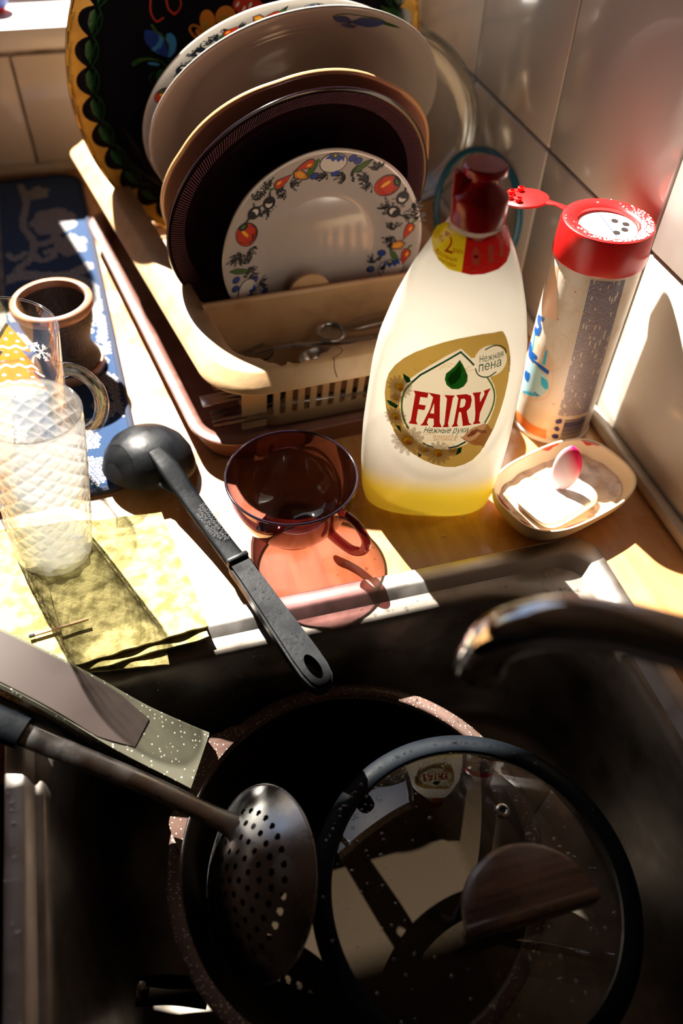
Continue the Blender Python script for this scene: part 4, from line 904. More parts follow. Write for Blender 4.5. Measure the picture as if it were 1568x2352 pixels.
mesh('corner_post', *strip(0.236, 0.250, 'F', 0.012, 0.098), 'beige', rk, False)
for sd_ in 'LR':
    for k in range(34):
        a = 0.05 + k * 0.0138; mesh('slat', *strip(a, a + 0.0075, sd_, 0.012, 0.098), 'beige', rk, False)
    for z in (0.034, 0.056, 0.078): mesh('cross_bar', *strip(0.045, 0.51, sd_, z, z + 0.007), 'beige', rk, False)
for k in range(18): a = 0.045 + k * 0.0112; mesh('slat', *strip(a, a + 0.0062, 'B', 0.024, 0.0885), 'beige', rk, False)
lo = rloop(0.046, 0.0075, 0.05); hi = rloop(0.0405, 0.026, 0.05); lo2 = rloop(0.048, 0.0045, 0.05)
V, F = loft([hi, lo, lo2], True, False, False); mesh('base', V, F + [tuple(range(len(hi) * 2, len(hi) * 3))], 'beige', rk, True, sharp=50)
# divider between cutlery box and plate bay
dv = [[], []]
def dpt(a, th, z): return rmap(a, 0.117 + th, z)
V, F = [], []
for i, a in enumerate([0.028 + 0.224 * k / 20 for k in range(21)]):
    V += [dpt(a, -0.0040, 0.008), dpt(a, -0.0022, 0.1035), dpt(a, -0.0030, 0.1052), dpt(a, -0.001, 0.1082), dpt(a, 0.002, 0.1082), dpt(a, 0.003, 0.106), dpt(a, 0.001, 0.1035), dpt(a, 0.0, 0.008)]
for i in range(20):
    for j in range(7): F.append((i * 8 + j, (i + 1) * 8 + j, (i + 1) * 8 + j + 1, i * 8 + j + 1))
mesh('divider', V, F, 'beige', rk, True, sharp=40)
V, F = lathe([(0.0, 0.0), (0.0215, 0.0), (0.0215, 0.0035), (0.0, 0.0035)], 40); px_, py_, _ = rmap(0.128, 0.122, 0)
mesh('plate_finger', [(px_ + x, py_ + z, 0.0975 + y) for x, y, z in V], F, 'beige', rk, True)
for k in range(9):
    b = 0.16 + k * 0.038; p0 = rmap(0.035, b, 0.030); p1 = rmap(0.245, b, 0.030)
    mesh('floor_bar', *tube([p0, p1], 0.0022, 8), 'beige', rk, True)

ty = thing('drip_tray', 'reddish brown plastic drip tray under the beige dish rack', 'tray', (0.028, 0.530, 0.0))
TQ = [Vector((0.028, 0.530)), Vector((0.345, 0.548)), Vector((0.338, 1.02)), Vector((-0.054, 1.006))]
def tloop(off, z, r=0.04):
    out = []
    for x, y in rrect(off, 0.31 - off, off, 0.48 - off, max(0.004, r - off * 0.6), 10, 4):
        u, v = x / 0.31, y / 0.48; p = TQ[0] * (1 - u) * (1 - v) + TQ[1] * u * (1 - v) + TQ[2] * u * v + TQ[3] * (1 - u) * v
        out.append((p.x - 0.028, p.y - 0.530, z))
    return out
# front/side walls slope outwards
rings = [tloop(0.016, 0.0005), tloop(0.012, 0.001), tloop(0.002, 0.0265), tloop(0.0, 0.0285), tloop(0.0, 0.0305), tloop(0.0015, 0.0315), tloop(0.010, 0.0315), tloop(0.012, 0.030), tloop(0.0175, 0.004), tloop(0.022, 0.0028)]
mesh('tray_body', *loft(rings, True, True, True), 'brown', ty, True, sharp=50)

# ------------------------------------------------------------------ cutlery in the rack
def spoon(name, label, loc, direction, L=0.19, bowl=(0.021, 0.030), m_='steel_tool', group='cutlery in the rack', up=(0, 0, 1), ladle_end=True):
    d = Vector(direction).normalized(); u = Vector(up); s = d.cross(u).normalized(); n = s.cross(d)
    mtx = Matrix(((s.x, d.x, n.x, loc[0]), (s.y, d.y, n.y, loc[1]), (s.z, d.z, n.z, loc[2]), (0, 0, 0, 1)))
    t = thing(name, label, name.split('_')[-1], mtx=mtx, group=group)
    P = spline([(0, 0.0, 0.004), (0, 0.03, 0.001), (0, 0.08, 0.003), (0, 0.12, 0.004), (0, L - 0.04, 0.0)], 5)
    mesh('handle', *tube(P, lerp_list([(0.0085, 0.0010), (0.0075, 0.0010), (0.0045, 0.0012), (0.0035, 0.0014), (0.004, 0.0012)], len(P)), 12), m_, t, True)
    return t, mtx
def spoon_bowl(t, y0, a, b, dep, m_='steel_tool'):
    rings = []
    for k in range(8):
        f = 1 - k / 8; rings.append([(a * f * math.cos(q), y0 + b * f * math.sin(q) * (1 - 0.12 * math.sin(q)), -dep * (1 - f * f)) for q in [2 * PI * j / 36 for j in range(36)]])
    V, F = loft(rings, True, False, True); k = len(V); V2 = [(x, y, z - 0.001) for x, y, z in V]; mesh('bowl', V + V2, F + [tuple(i + k for i in f[::-1]) for f in F], m_, t, True, sharp=80)
t, _ = spoon('table_spoon', 'steel tablespoon with its bowl at the left end of the cutlery box', (0.245, 0.620, 0.060), (-0.150, 0.012, -0.004)); spoon_bowl(t, 0.163, 0.021, 0.030, 0.007)
t, _ = spoon('tea_spoon', 'small steel teaspoon low in the cutlery box behind the slats', (0.236, 0.596, 0.050), (-0.14, -0.006, -0.012), 0.16); spoon_bowl(t, 0.135, 0.015, 0.022, 0.006)
def fork(label, loc, dr):
    t, _ = spoon('dinner_fork', label, loc, dr); 
    V, F = join(box(-0.012, 0.012, 0.145, 0.165, -0.001, 0.0005), *[box(-0.012 + k * 0.0068, -0.0085 + k * 0.0068, 0.165, 0.197, -0.001, 0.0005) for k in range(4)]); mesh('tines', V, F, 'steel_tool', t, False)
fork('steel dinner fork lying flat behind the broken rim', (0.248, 0.588, 0.062), (-0.16, 0.010, -0.018))
fork('steel dinner fork lowest against the front slats', (0.240, 0.578, 0.034), (-0.16, -0.004, -0.003))
t, _ = spoon('table_knife', 'steel table knife crossing the cutlery box', (0.246, 0.605, 0.040), (-0.16, -0.012, 0.0)); mesh('blade', *box(-0.008, 0.008, 0.14, 0.21, -0.0008, 0.0006, 0.0005), 'steel_tool', t, True)
# clear ladle handle with ring end
lr = thing('strainer_handle', 'dull clear handle with a round ring end lying in the cutlery box', 'handle', (0.172, 0.622, 0.0745))
d = Vector((0.105, 0.004, 0.012)).normalized()
V, F = tube([(0.0125 * math.cos(a), 0.0118 * math.sin(a), 0.002 * math.sin(a)) for a in [2 * PI * k / 32 for k in range(33)]], 0.0026, 10, False); mesh('ring', V, F, 'steel_tool', lr, True)
P = [d * 0.0125, d * 0.03, d * 0.06, d * 0.088]; mesh('shaft', *tube(P, [(0.004, 0.003), (0.009, 0.005), (0.010, 0.006), (0.010, 0.006)], 16), 'lid_glass', lr, True)
mesh('disc', *lathe([(0.0, -0.0008), (0.0112, -0.0008), (0.0112, 0.0002), (0.0, 0.0002)], 28), 'old_glass', lr, True)
bl = thing('tea_strainer', 'small dark steel bowl shaped tea strainer behind the ring handle', 'strainer', (0.155, 0.598, 0.062))
mesh('bowl', *lathe([(0.0, -0.014), (0.009, -0.013), (0.016, -0.008), (0.0195, 0.0), (0.0205, 0.0), (0.017, -0.009), (0.0095, -0.0142), (0.0, -0.0152)], 40), 'steel_tool', bl, True)

# ------------------------------------------------------------------ plates
def plate_mtx(c, yaw, tilt):
    yaw, t = math.radians(yaw), math.radians(tilt)
    n = Vector((math.sin(yaw) * math.cos(t), -math.cos(yaw) * math.cos(t), math.sin(t))); u = Vector((math.cos(yaw), math.sin(yaw), 0)); v = n.cross(u)
    if v.z < 0: v = -v
    n = u.cross(v)
    return Matrix(((u.x, v.x, n.x, c[0]), (u.y, v.y, n.y, c[1]), (u.z, v.z, n.z, c[2]), (0, 0, 0, 1)))
def dish_prof(R, prof, th=0.003):
    """prof: list of (fraction of radius, height) from rim to centre -> closed lathe profile with thickness"""
    up = [(R * f, h) for f, h in prof]; dn = [(max(0.0, R * f - (0.0008 if f > 0.9 else 0)), h - th) for f, h in prof]
    return up[::-1] + [(R * 1.002, prof[0][1] - th * 0.5)] + dn
def surf(R, prof):
    def f(r):
        q = r / R
        for (a, h), (b, k) in zip(prof[:-1], prof[1:]):
            if q >= b: return k + (h - k) * (q - b) / max(1e-6, a - b)
        return prof[-1][1]
    return f
def sprig(A, x, y, s, rot, c='p_black'):
    for k in range(11):
        a = rot + random.uniform(-1.2, 1.2); L = s * random.uniform(0.5, 1.0); ex, ey = x + L * math.cos(a), y + L * math.sin(a)
        mx_, my_ = x + L * 0.5 * math.cos(a + 0.3), y + L * 0.5 * math.sin(a + 0.3)
        A.stroke([(x, y), (mx_, my_), (ex, ey)], s * 0.05, c, 2); A.ell(ex, ey, s * 0.12, s * 0.07, c, 2, rot=a, n=7)
        for q_ in (0.35, 0.55, 0.75): A.ell(x + L * q_ * math.cos(a) + s * 0.1 * math.sin(a * 3 + q_ * 9), y + L * q_ * math.sin(a) + s * 0.1 * math.cos(a * 3 + q_ * 9), s * 0.09, s * 0.05, c, 2, rot=a + 1, n=6)
def tomato(A, x, y, r, rot):
    A.ell(x, y, r * 1.0, r * 0.88, 'p_black', 2, rot); A.ell(x - r * 0.04, y, r * 0.92, r * 0.80, 'p_red', 3, rot)
    for k in (0.55, 0.75): A.ell(x, y, r * 0.92 * k, r * 0.80, 'p_dred', 4, rot, hole=0.93)
    A.ell(x - r * 0.15, y + r * 0.12, r * 0.42, r * 0.13, 'p_yellow', 5, rot + 0.3)
    A.ell(x + r * 0.72 * math.cos(rot), y + r * 0.72 * math.sin(rot), r * 0.28, r * 0.38, 'p_black', 5, rot); A.ell(x + r * 0.74 * math.cos(rot), y + r * 0.74 * math.sin(rot), r * 0.14, r * 0.2, 'p_green', 6, rot)
def garlic(A, x, y, r, rot):
    c, w = math.cos(rot), math.sin(rot)
    A.ell(x, y, r, r * 0.9, 'p_black', 2, rot); A.ell(x - 0.10 * r * c, y - 0.1 * r * w, r * 0.55, r * 0.5, 'p_white', 3, rot)
    A.ell(x + 0.25 * r * c, y + 0.25 * r * w, r * 0.35, r * 0.62, 'p_black', 4, rot)
    A.stroke([(x + r * 0.8 * c, y + r * 0.8 * w), (x + r * 1.5 * c - r * 0.2 * w, y + r * 1.5 * w + r * 0.2 * c), (x + r * 2.1 * c, y + r * 2.1 * w)], r * 0.35, 'p_black', 2, taper=True)
    for k in range(8):
        a = rot + PI + random.uniform(-1.3, 1.3); A.stroke([(x + r * 0.8 * math.cos(a), y + r * 0.8 * math.sin(a)), (x + r * 1.5 * math.cos(a), y + r * 1.5 * math.sin(a))], r * 0.08, 'p_black', 2)
def pepper(A, x, y, r, rot):
    c, w = math.cos(rot), math.sin(rot)
    def q(a, b): return (x + a * c - b * w, y + a * w + b * c)
    A.poly([q(-r, 0), q(-0.8 * r, 0.5 * r), q(-0.2 * r, 0.65 * r), q(0.5 * r, 0.35 * r), q(1.6 * r, -0.05 * r), q(0.5 * r, -0.45 * r), q(-0.4 * r, -0.6 * r), q(-0.9 * r, -0.4 * r)], 'p_black', 2)
    A.poly([q(-0.9 * r, 0), q(-0.7 * r, 0.4 * r), q(-0.2 * r, 0.55 * r), q(0.5 * r, 0.27 * r), q(1.4 * r, -0.04 * r), q(0.5 * r, -0.36 * r), q(-0.4 * r, -0.5 * r), q(-0.8 * r, -0.32 * r)], 'p_red', 3)
    A.poly([q(-0.6 * r, 0.1 * r), q(-0.3 * r, 0.35 * r), q(0.2 * r, 0.2 * r), q(-0.1 * r, -0.05 * r)], 'p_yellow', 4)
    A.stroke([q(-0.8 * r, 0), q(-1.25 * r, 0.1 * r), q(-1.5 * r, 0.35 * r)], r * 0.22, 'p_green', 4)
def halfpep(A, x, y, r, rot):
    c, w = math.cos(rot), math.sin(rot)
    def q(a, b): return (x + a * c - b * w, y + a * w + b * c)
    A.poly([q(-1.0 * r, 0.1 * r), q(-0.4 * r, 0.75 * r), q(0.5 * r, 0.6 * r), q(1.3 * r, 0.1 * r), q(0.6 * r, -0.4 * r), q(-0.5 * r, -0.5 * r)], 'p_black', 2)
    A.poly([q(-0.85 * r, 0.1 * r), q(-0.35 * r, 0.62 * r), q(0.45 * r, 0.48 * r), q(1.05 * r, 0.08 * r), q(0.5 * r, -0.3 * r), q(-0.4 * r, -0.38 * r)], 'p_orange', 3)
    A.ell(*q(0, 0.1 * r), r * 0.5, r * 0.25, 'p_yellow', 4, rot)
    for k in range(6): A.ell(*q(-0.35 * r + 0.14 * r * k, 0.1 * r + 0.1 * r * math.sin(k * 2)), r * 0.05, r * 0.05, 'p_dred', 5, n=6)
def onion(A, x, y, r, rot):
    A.ell(x, y, r * 1.25, r * 0.95, 'p_black', 2, rot); A.ell(x, y, r * 1.17, r * 0.87, 'p_white', 3, rot)
    c, w = math.cos(rot), math.sin(rot)
    def q(a, b): return (x + a * c - b * w, y + a * w + b * c)
    A.poly([q(-0.8 * r, 0.45 * r), q(-0.4 * r, 0.8 * r), q(0.3 * r, 0.82 * r), q(0.95 * r, 0.5 * r), q(0.9 * r, 0.0), q(0.7 * r, 0.25 * r), q(0.4 * r, 0.0), q(0.2 * r, 0.3 * r), q(-0.1 * r, 0.1 * r), q(-0.3 * r, 0.4 * r)], 'p_blue', 4)
    A.ell(*q(0.1 * r, 0.62 * r), r * 0.3, r * 0.18, 'p_dgreen', 5, rot); A.ell(*q(0.1 * r, 0.66 * r), r * 0.12, r * 0.08, 'p_yellow', 6, rot)
def berry(A, x, y, r): A.ell(x, y, r * 1.1, r * 0.88, 'p_black', 2, 0.4); A.ell(x, y, r * 0.92, r * 0.7, 'p_blue', 3, 0.4)
def leaf(A, x, y, r, rot):
    c, w = math.cos(rot), math.sin(rot)
    def q(a, b): return (x + a * c - b * w, y + a * w + b * c)
    A.poly([q(-1.6 * r, 0), q(-0.5 * r, 0.42 * r), q(0.6 * r, 0.36 * r), q(1.6 * r, 0), q(0.6 * r, -0.36 * r), q(-0.5 * r, -0.4 * r)], 'p_black', 2)
    A.poly([q(-1.4 * r, 0), q(-0.5 * r, 0.32 * r), q(0.6 * r, 0.27 * r), q(1.4 * r, 0), q(0.6 * r, -0.27 * r), q(-0.5 * r, -0.3 * r)], 'p_green', 3); A.stroke([q(-1.3 * r, 0), q(1.3 * r, 0)], r * 0.07, 'p_dgreen', 4)
def veg_border(A, R, seq):
    for ang, f, kind, s, ro in seq:
        a = math.radians(ang); x, y = R * f * math.cos(a), R * f * math.sin(a); r = s * R
        {'t': tomato, 'g': garlic, 'p': pepper, 'h': halfpep, 'o': onion, 'l': leaf, 's': sprig}.get(kind, lambda A, x, y, r, q: berry(A, x, y, r))(A, x, y, r, math.radians(ro))
XY = [('t', 0.615, 0.58, 20), ('s', 0.50, 0.74, 100), ('s', 0.423, 0.696, 200), ('s', 0.45, 0.62, 220), ('l', 0.351, 0.794, 35), ('b', 0.254, 0.883, 0), ('b', 0.308, 0.852, 0), ('o', 0.078, 0.86, 0), ('b', 0.104, 0.753, 0), ('s', 0.254, 0.719, 0), ('s', 0.20, 0.73, 200), ('b', -0.092, 0.752, 0), ('s', 0.028, 0.761, 230), ('l', -0.115, 0.823, 60),
       ('h', -0.231, 0.78, -30), ('p', -0.166, 0.875, 200), ('p', -0.404, 0.744, 35), ('s', -0.31, 0.673, 20), ('s', -0.36, 0.66, 200), ('s', -0.52, 0.71, 130), ('g', -0.517, 0.563, 80), ('g', -0.662, 0.499, 215), ('s', -0.607, 0.62, 110), ('s', -0.44, 0.625, 30), ('s', -0.55, 0.50, 260), ('t', -0.741, 0.301, 110), ('s', -0.82, 0.14, 240), ('s', -0.725, 0.144, 290), ('s', -0.86, 0.10, 250), ('s', -0.734, 0.003, 90), ('s', -0.74, -0.04, 270),
       ('l', -0.832, -0.053, -15), ('b', -0.878, -0.13, 0), ('b', -0.895, -0.216, 0), ('b', -0.688, -0.182, 0), ('s', -0.74, -0.13, 300), ('o', -0.772, -0.28, 250), ('b', -0.595, -0.34, 0), ('s', -0.653, -0.249, 330),
       ('g', 0.774, 0.444, 75), ('g', 0.708, 0.302, -35), ('s', 0.87, 0.341, 0), ('s', 0.80, 0.26, 340), ('s', 0.66, 0.36, 170), ('p', 0.871, 0.106, 250), ('s', 0.925, 0.205, 60), ('s', 0.731, 0.107, 110), ('s', 0.72, 0.04, 250), ('h', 0.774, -0.047, 190), ('p', 0.86, -0.168, 255), ('b', 0.632, -0.144, 0), ('l', 0.755, -0.18, -60), ('b', 0.528, -0.314, 0), ('o', 0.727, -0.299, 20), ('s', 0.572, -0.249, 110)]
SZ_ = dict(t=0.125, g=0.068, p=0.078, h=0.082, o=0.105, b=0.038, l=0.075, s=0.105)
SEQ = [(math.degrees(math.atan2(y, x)), math.hypot(x, y), k, SZ_[k], ro) for k, x, y, ro in XY]
def plate(name, label, c, yaw, tilt, R, prof, m_, th=0.003, fr=None, group=None, zup=None):
    t = thing(name, label, 'plate', mtx=plate_mtx(c, yaw, tilt), group=group)
    mesh('dish', *lathe(dish_prof(R, prof, th), 128, fr=fr), m_, t, True, sharp=60)
    V, F = lathe([(R * 0.50, prof[-1][1] - th + 0.0005), (R * 0.51, prof[-1][1] - th - 0.003), (R * 0.545, prof[-1][1] - th - 0.003), (R * 0.57, prof[-1][1] - th + 0.002)], 64); mesh('foot_ring', V, F, m_, t, True)
    return t
FP = [(1.0, 0.0), (0.985, 0.0006), (0.95, -0.0010), (0.72, -0.0065), (0.66, -0.0095), (0.60, -0.0125), (0.5, -0.0132), (0.0, -0.0125)]
R1 = 0.0997
p1 = plate('side_plate', 'small white side plate bordered with tomatoes, peppers and garlic, foremost in the rack', (0.1762, 0.663, 0.1343), 4.4, 0, R1, FP, 'porcelain', fr=lambda t, r, z: 1 + (0.003 * math.cos(120 * t) if r > 0.095 else 0))
A = Art(); veg_border(A, R1, SEQ); s1_ = surf(R1, FP)
o = A.build('printed_pattern', lambda x, y, off: (x, y, s1_(min(R1, math.hypot(x, y))) + off), p1, 0.006, step=0.00004, base=0.0002); facing(o, (0, 0, 1))
R2 = 0.1330
p2 = plate('dark_glass_plate', 'dark plum glass plate with a finely ribbed rim behind the small white plate', (0.1617, 0.6959, 0.157), 10, -16.5, R2, [(1.0, 0.0), (0.985, 0.0004), (0.93, -0.002), (0.80, -0.010), (0.74, -0.013), (0.6, -0.015), (0.0, -0.0145)], 'plum_glass')
A = Art()
for k in range(300):
    a = 2 * PI * k / 300; A.stroke([(R2 * 0.972 * math.cos(a), R2 * 0.972 * math.sin(a)), (R2 * 0.862 * math.cos(a + 0.07), R2 * 0.862 * math.sin(a + 0.07))], 0.0009, 'rib', 1)
flat('rib', (0.13, 0.06, 0.075), 0.22)
s2_ = surf(R2, [(1.0, 0.0), (0.985, 0.0004), (0.93, -0.002), (0.80, -0.010), (0.0, -0.0145)])
o = A.build('ribbed_band', lambda x, y, off: (x, y, s2_(math.hypot(x, y)) + off * 1.4), p2, 0.012); facing(o, (0, 0, 1)); o['kind'] = 'stuff'
R3 = 0.1386
lob = lambda t, r, z: 1 + (0.016 * (abs(math.cos(4 * t + 0.5)) - 0.6) * max(0, (r / R3 - 0.6) / 0.4))
P3 = [(1.0, 0.0), (0.985, 0.0012), (0.95, -0.0005), (0.78, -0.010), (0.70, -0.016), (0.6, -0.018), (0.0, -0.0175)]
p3 = plate('pink_plate', 'pinkish plate with a scalloped ochre edge between the dark and the white plates', (0.1725, 0.7542, 0.1566), 5.2, -24, R3, P3, 'pink_glaze', fr=lob)
mesh('rim_band', *lathe([(R3 * 0.982, 0.0014), (R3 * 0.990, 0.0022), (R3 * 1.001, 0.0012), (R3 * 1.005, -0.0012), (R3 * 0.999, -0.0030)], 128, fr=lob), 'pink_edge', p3, True, sharp=90)
R4 = 0.1517
P4 = [(1.0, 0.0), (0.99, 0.0006), (0.97, -0.0008), (0.84, -0.0080), (0.76, -0.0150), (0.70, -0.0200), (0.62, -0.0225), (0.5, -0.0230), (0.0, -0.0230)]
p4 = plate('serving_plate', 'large deep cream plate with a blue flower at its upper right', (0.1848, 0.818, 0.1896), 5.1, -31.3, R4, P4, 'porcelain2')
H4 = [[0.00019895, 4.3909e-05, 0.015755447], [-3.5581e-05, -0.000281351, 0.157640329], [-0.000103544, -0.00034518, 1.0]]
s4_ = surf(R4, P4)
def h2(H, s_):
    def f(x, y, off):
        w = H[2][0] * x + H[2][1] * y + H[2][2]; a = (H[0][0] * x + H[0][1] * y + H[0][2]) / w; b = (H[1][0] * x + H[1][1] * y + H[1][2]) / w
        return (a, b, s_(math.hypot(a, b)) + off)
    return f
A = Art()
A.poly([(55, 130), (95, 98), (150, 95), (195, 108), (200, 125), (170, 148), (125, 162), (85, 155)], 'p_greyblue', 2); A.poly([(-35, 100), (10, 90), (45, 105), (55, 135), (20, 145), (-15, 130)], 'p_greyblue', 2)
A.poly([(10, 160), (45, 150), (85, 165), (75, 185), (35, 188)], 'p_greyblue', 2)
for L_ in ([(60, 130), (110, 125), (190, 118)], [(60, 140), (110, 140), (160, 140)], [(45, 128), (0, 112), (-25, 108)]): A.stroke(L_, 3, 'p_blue', 3)
A.stroke([(-30, 95), (-5, 80), (30, 76), (90, 84), (160, 92), (200, 104)], 4, 'p_dgreen', 1, sm=3); A.poly([(195, 108), (240, 120), (278, 138), (230, 135), (200, 128)], 'p_dgreen', 1)
A.poly([(40, 120), (60, 128), (52, 150), (38, 145)], 'p_black', 3)
o = A.build('blue_flower', h2(H4, s4_), p4, 30); facing(o, (0, 0, 1))
R5 = 0.151
p5 = plate('dinner_plate', 'white dinner plate with a vegetable border tucked behind the large cream plate', (0.1815, 0.8590, 0.180), 4, -28.5, R5, FP, 'porcelain')
A = Art(); veg_border(A, R5, [(a, max(f, 0.90) * 1.01, k, s * 0.62, r) for a, f, k, s, r in SEQ])
s5_ = surf(R5, FP); o = A.build('printed_pattern', lambda x, y, off: (x, y, s5_(min(R5, math.hypot(x, y))) + off), p5, 0.008, step=0.00004, base=0.0002); facing(o, (0, 0, 1))

# painted tray standing behind the plates
tr = thing('painted_tray', 'big black lacquer tray with a scalloped gold edge and painted flowers behind the plates', 'tray', mtx=plate_mtx((0.160, 0.927, 0.2065), 5.7, -5))
TA, TB = 0.1965, 0.2035
TP = [(1.0, 0.012), (0.99, 0.0128), (0.975, 0.0115), (0.885, 0.0105), (0.80, 0.0015), (0.775, 0.0), (0.5, 0.0), (0.0, 0.0)]
rings = [[(TA * f * math.cos(a), TB * f * math.sin(a), h) for a in [2 * PI * j / 160 for j in range(160)]] for f, h in TP[:-1]]
rb = [[(TA * f * math.cos(a), TB * f * math.sin(a), h - 0.0014) for a in [2 * PI * j / 160 for j in range(160)]] for f, h in TP[:-1]]
V, F = loft(list(reversed(rb)) + rings, True, True, True); mesh('tray_dish', V, F, 'lacquer', tr, True, sharp=50)
def theight(f):
    for (a, h), (b, k) in zip(TP[:-1], TP[1:]):
        if f >= b: return k + (h - k) * (f - b) / (a - b)
    return 0.0
A = Art()
NSC = 40
for k in range(NSC):
    a0 = 2 * PI * k / NSC; w = 2 * PI / NSC; P = []
    for i in range(9): P.append((a0 + w * i / 8, 0.998))
    for i in range(9):
        t = 1 - i / 8; f = 0.955 - 0.060 * abs(2 * t - 1) ** 2.2; P.append((a0 + w * t, f))
    A.poly(P, 'gold', 1)
    m0 = a0 + w * 0.5
    A.poly([(a0 + w * 0.1, 0.885), (a0 + w * 0.25, 0.905), (a0 + w * 0.6, 0.905), (a0 + w * 0.95, 0.875), (a0 + w * 0.6, 0.868), (a0 + w * 0.3, 0.870)], 'p_dgreen', 2)
    A.stroke([(a0 + w * 0.2, 0.850), (a0 + w * 0.55, 0.862), (a0 + w * 0.9, 0.845)], 0.007, 'p_dgreen', 2, taper=True, sm=3)
    A.stroke([(a0 + w * 0.0, 0.868), (a0 + w * 0.3, 0.838), (a0 + w * 0.7, 0.838), (a0 + w * 1.0, 0.868)], 0.006, 'p_dgreen', 2, sm=3)
o = A.build('gold_border', lambda t, f, off: (TA * f * math.cos(t), TB * f * math.sin(t), theight(f) + off * 1.5), tr, 0.03); facing(o, (0, 0, 1))
HT = [[0.000125837, -4.048e-06, -0.184940085], [-1.2677e-05, -0.000115382, 0.082619083], [-4.9313e-05, -0.000105072, 1.0]]
A = Art()
A.stroke([(700, -40), (695, 30), (705, 90), (745, 145), (800, 115)], 16, 'p_red', 2, sm=4, taper=False); A.stroke([(820, -30), (835, 40), (882, 88), (895, 70)], 16, 'p_red', 2, sm=4); A.stroke([(930, -30), (935, 20), (905, 78)], 12, 'p_red', 2, sm=4)
A.poly([(650, 210), (645, 270), (665, 320), (710, 365), (770, 405), (820, 425), (838, 395), (820, 330), (790, 270), (745, 225), (700, 215)], 'p_blue', 2)
A.poly([(740, 215), (785, 240), (800, 290), (780, 345), (735, 375), (770, 405), (700, 365), (740, 330), (765, 290), (760, 245)], 'p_lblue', 3)
A.poly([(820, 245), (855, 232), (890, 265), (902, 320), (890, 385), (850, 428), (828, 425), (840, 380), (845, 330), (820, 290)], 'p_lblue', 3)
A.stroke([(705, 170), (745, 225), (800, 270), (835, 330), (838, 420)], 22, 'p_green', 4, taper=True, sm=4)
A.poly([(545, 490), (555, 460), (610, 430), (690, 425), (760, 445), (800, 470), (740, 455), (670, 450), (610, 470), (570, 497)], 'p_dgreen', 2); A.stroke([(600, 450), (680, 437), (760, 450)], 12, 'p_green', 3, sm=3)
A.ell(720, 478, 48, 12, 'p_lblue', 2, 0.15); A.stroke([(780, 455), (815, 490), (835, 540)], 12, 'p_dgreen', 2); A.ell(780, 570, 40, 55, 'p_dgreen', 2, 0.2); A.stroke([(720, 540), (690, 580), (700, 625)], 9, 'p_dgreen', 2, sm=3)
A.ell(1145, 145, 62, 95, 'p_orange', 2, -0.15); A.ell(1130, 190, 30, 50, 'gold', 3, -0.15); A.ell(1285, 105, 78, 85, 'p_orange', 2, 0.3); A.ell(1280, 140, 45, 50, 'gold', 3, 0.3)
A.stroke([(1120, 300), (1050, 270), (1005, 210), (1030, 175), (1090, 200), (1130, 260)], 20, 'p_orange', 2, sm=4); A.ell(1075, 235, 35, 20, 'p_orange', 2, 1.0); A.ell(1010, 345, 26, 24, 'p_orange', 2)
A.ell(1460, 20, 120, 75, 'p_red', 2, 0.1); 
for x, y, r_ in ((1380, 10, 16), (1430, 45, 18), (1480, 15, 16), (1530, 40, 14)): A.ell(x, y, 10, 24, 'l_cream', 3, 0.5)
A.stroke([(840, 455), (900, 450), (960, 430)], 10, 'p_dgreen', 2)
A.ell(2560, 60, 60, 40, 'p_dgreen', 2); A.stroke([(2500, 20), (2560, 60), (2600, 140)], 14, 'p_green', 3, sm=4)
def ht(x, y, off):
    w = HT[2][0] * x + HT[2][1] * y + HT[2][2]; a = (HT[0][0] * x + HT[0][1] * y + HT[0][2]) / w; b = (HT[1][0] * x + HT[1][1] * y + HT[1][2]) / w
    return (a, b, theight(min(1, math.hypot(a / TA, b / TB))) + off)
o = A.build('painted_flowers', ht, tr, 60); facing(o, (0, 0, 1))

# glass casserole lid leaning in the corner
gl = thing('glass_bowl', 'dull clear glass bowl standing on edge between the plates and the wall tiles', 'bowl', mtx=plate_mtx((0.3365, 0.938, 0.140), -37, 5.7))
mesh('bowl', *lathe([(0.0995, 0.0), (0.096, -0.006), (0.090, -0.022), (0.074, -0.038), (0.04, -0.046), (0.0, -0.048)], 96), 'old_glass', gl, True)
mesh('rim', *lathe([(0.1, 0.0), (0.1030, 0.0018), (0.1026, 0.0045), (0.0985, 0.0050), (0.0965, 0.002), (0.0975, -0.002), (0.1, 0.0)], 96), 'bowl_rim', gl, True, sharp=50)
mesh('step_ring', *lathe([(0.0915, -0.001), (0.0935, 0.0008), (0.0925, 0.003), (0.0900, 0.001)], 96), 'clear_thick', gl, True, sharp=50)
cr_ = thing('seal_ring', 'cyan blue rubber ring leaning on the tiled wall behind the glass bowl', 'ring', mtx=plate_mtx((0.400, 0.812, 0.0755), -72, 10))
V, F = tube([(0.070 * math.cos(a), 0.070 * math.sin(a), 0) for a in [2 * PI * k / 72 for k in range(73)]], [(0.0035, 0.0045)] * 73, 10, False); mesh('ring', V, F, 'cyan_plastic', cr_, True)

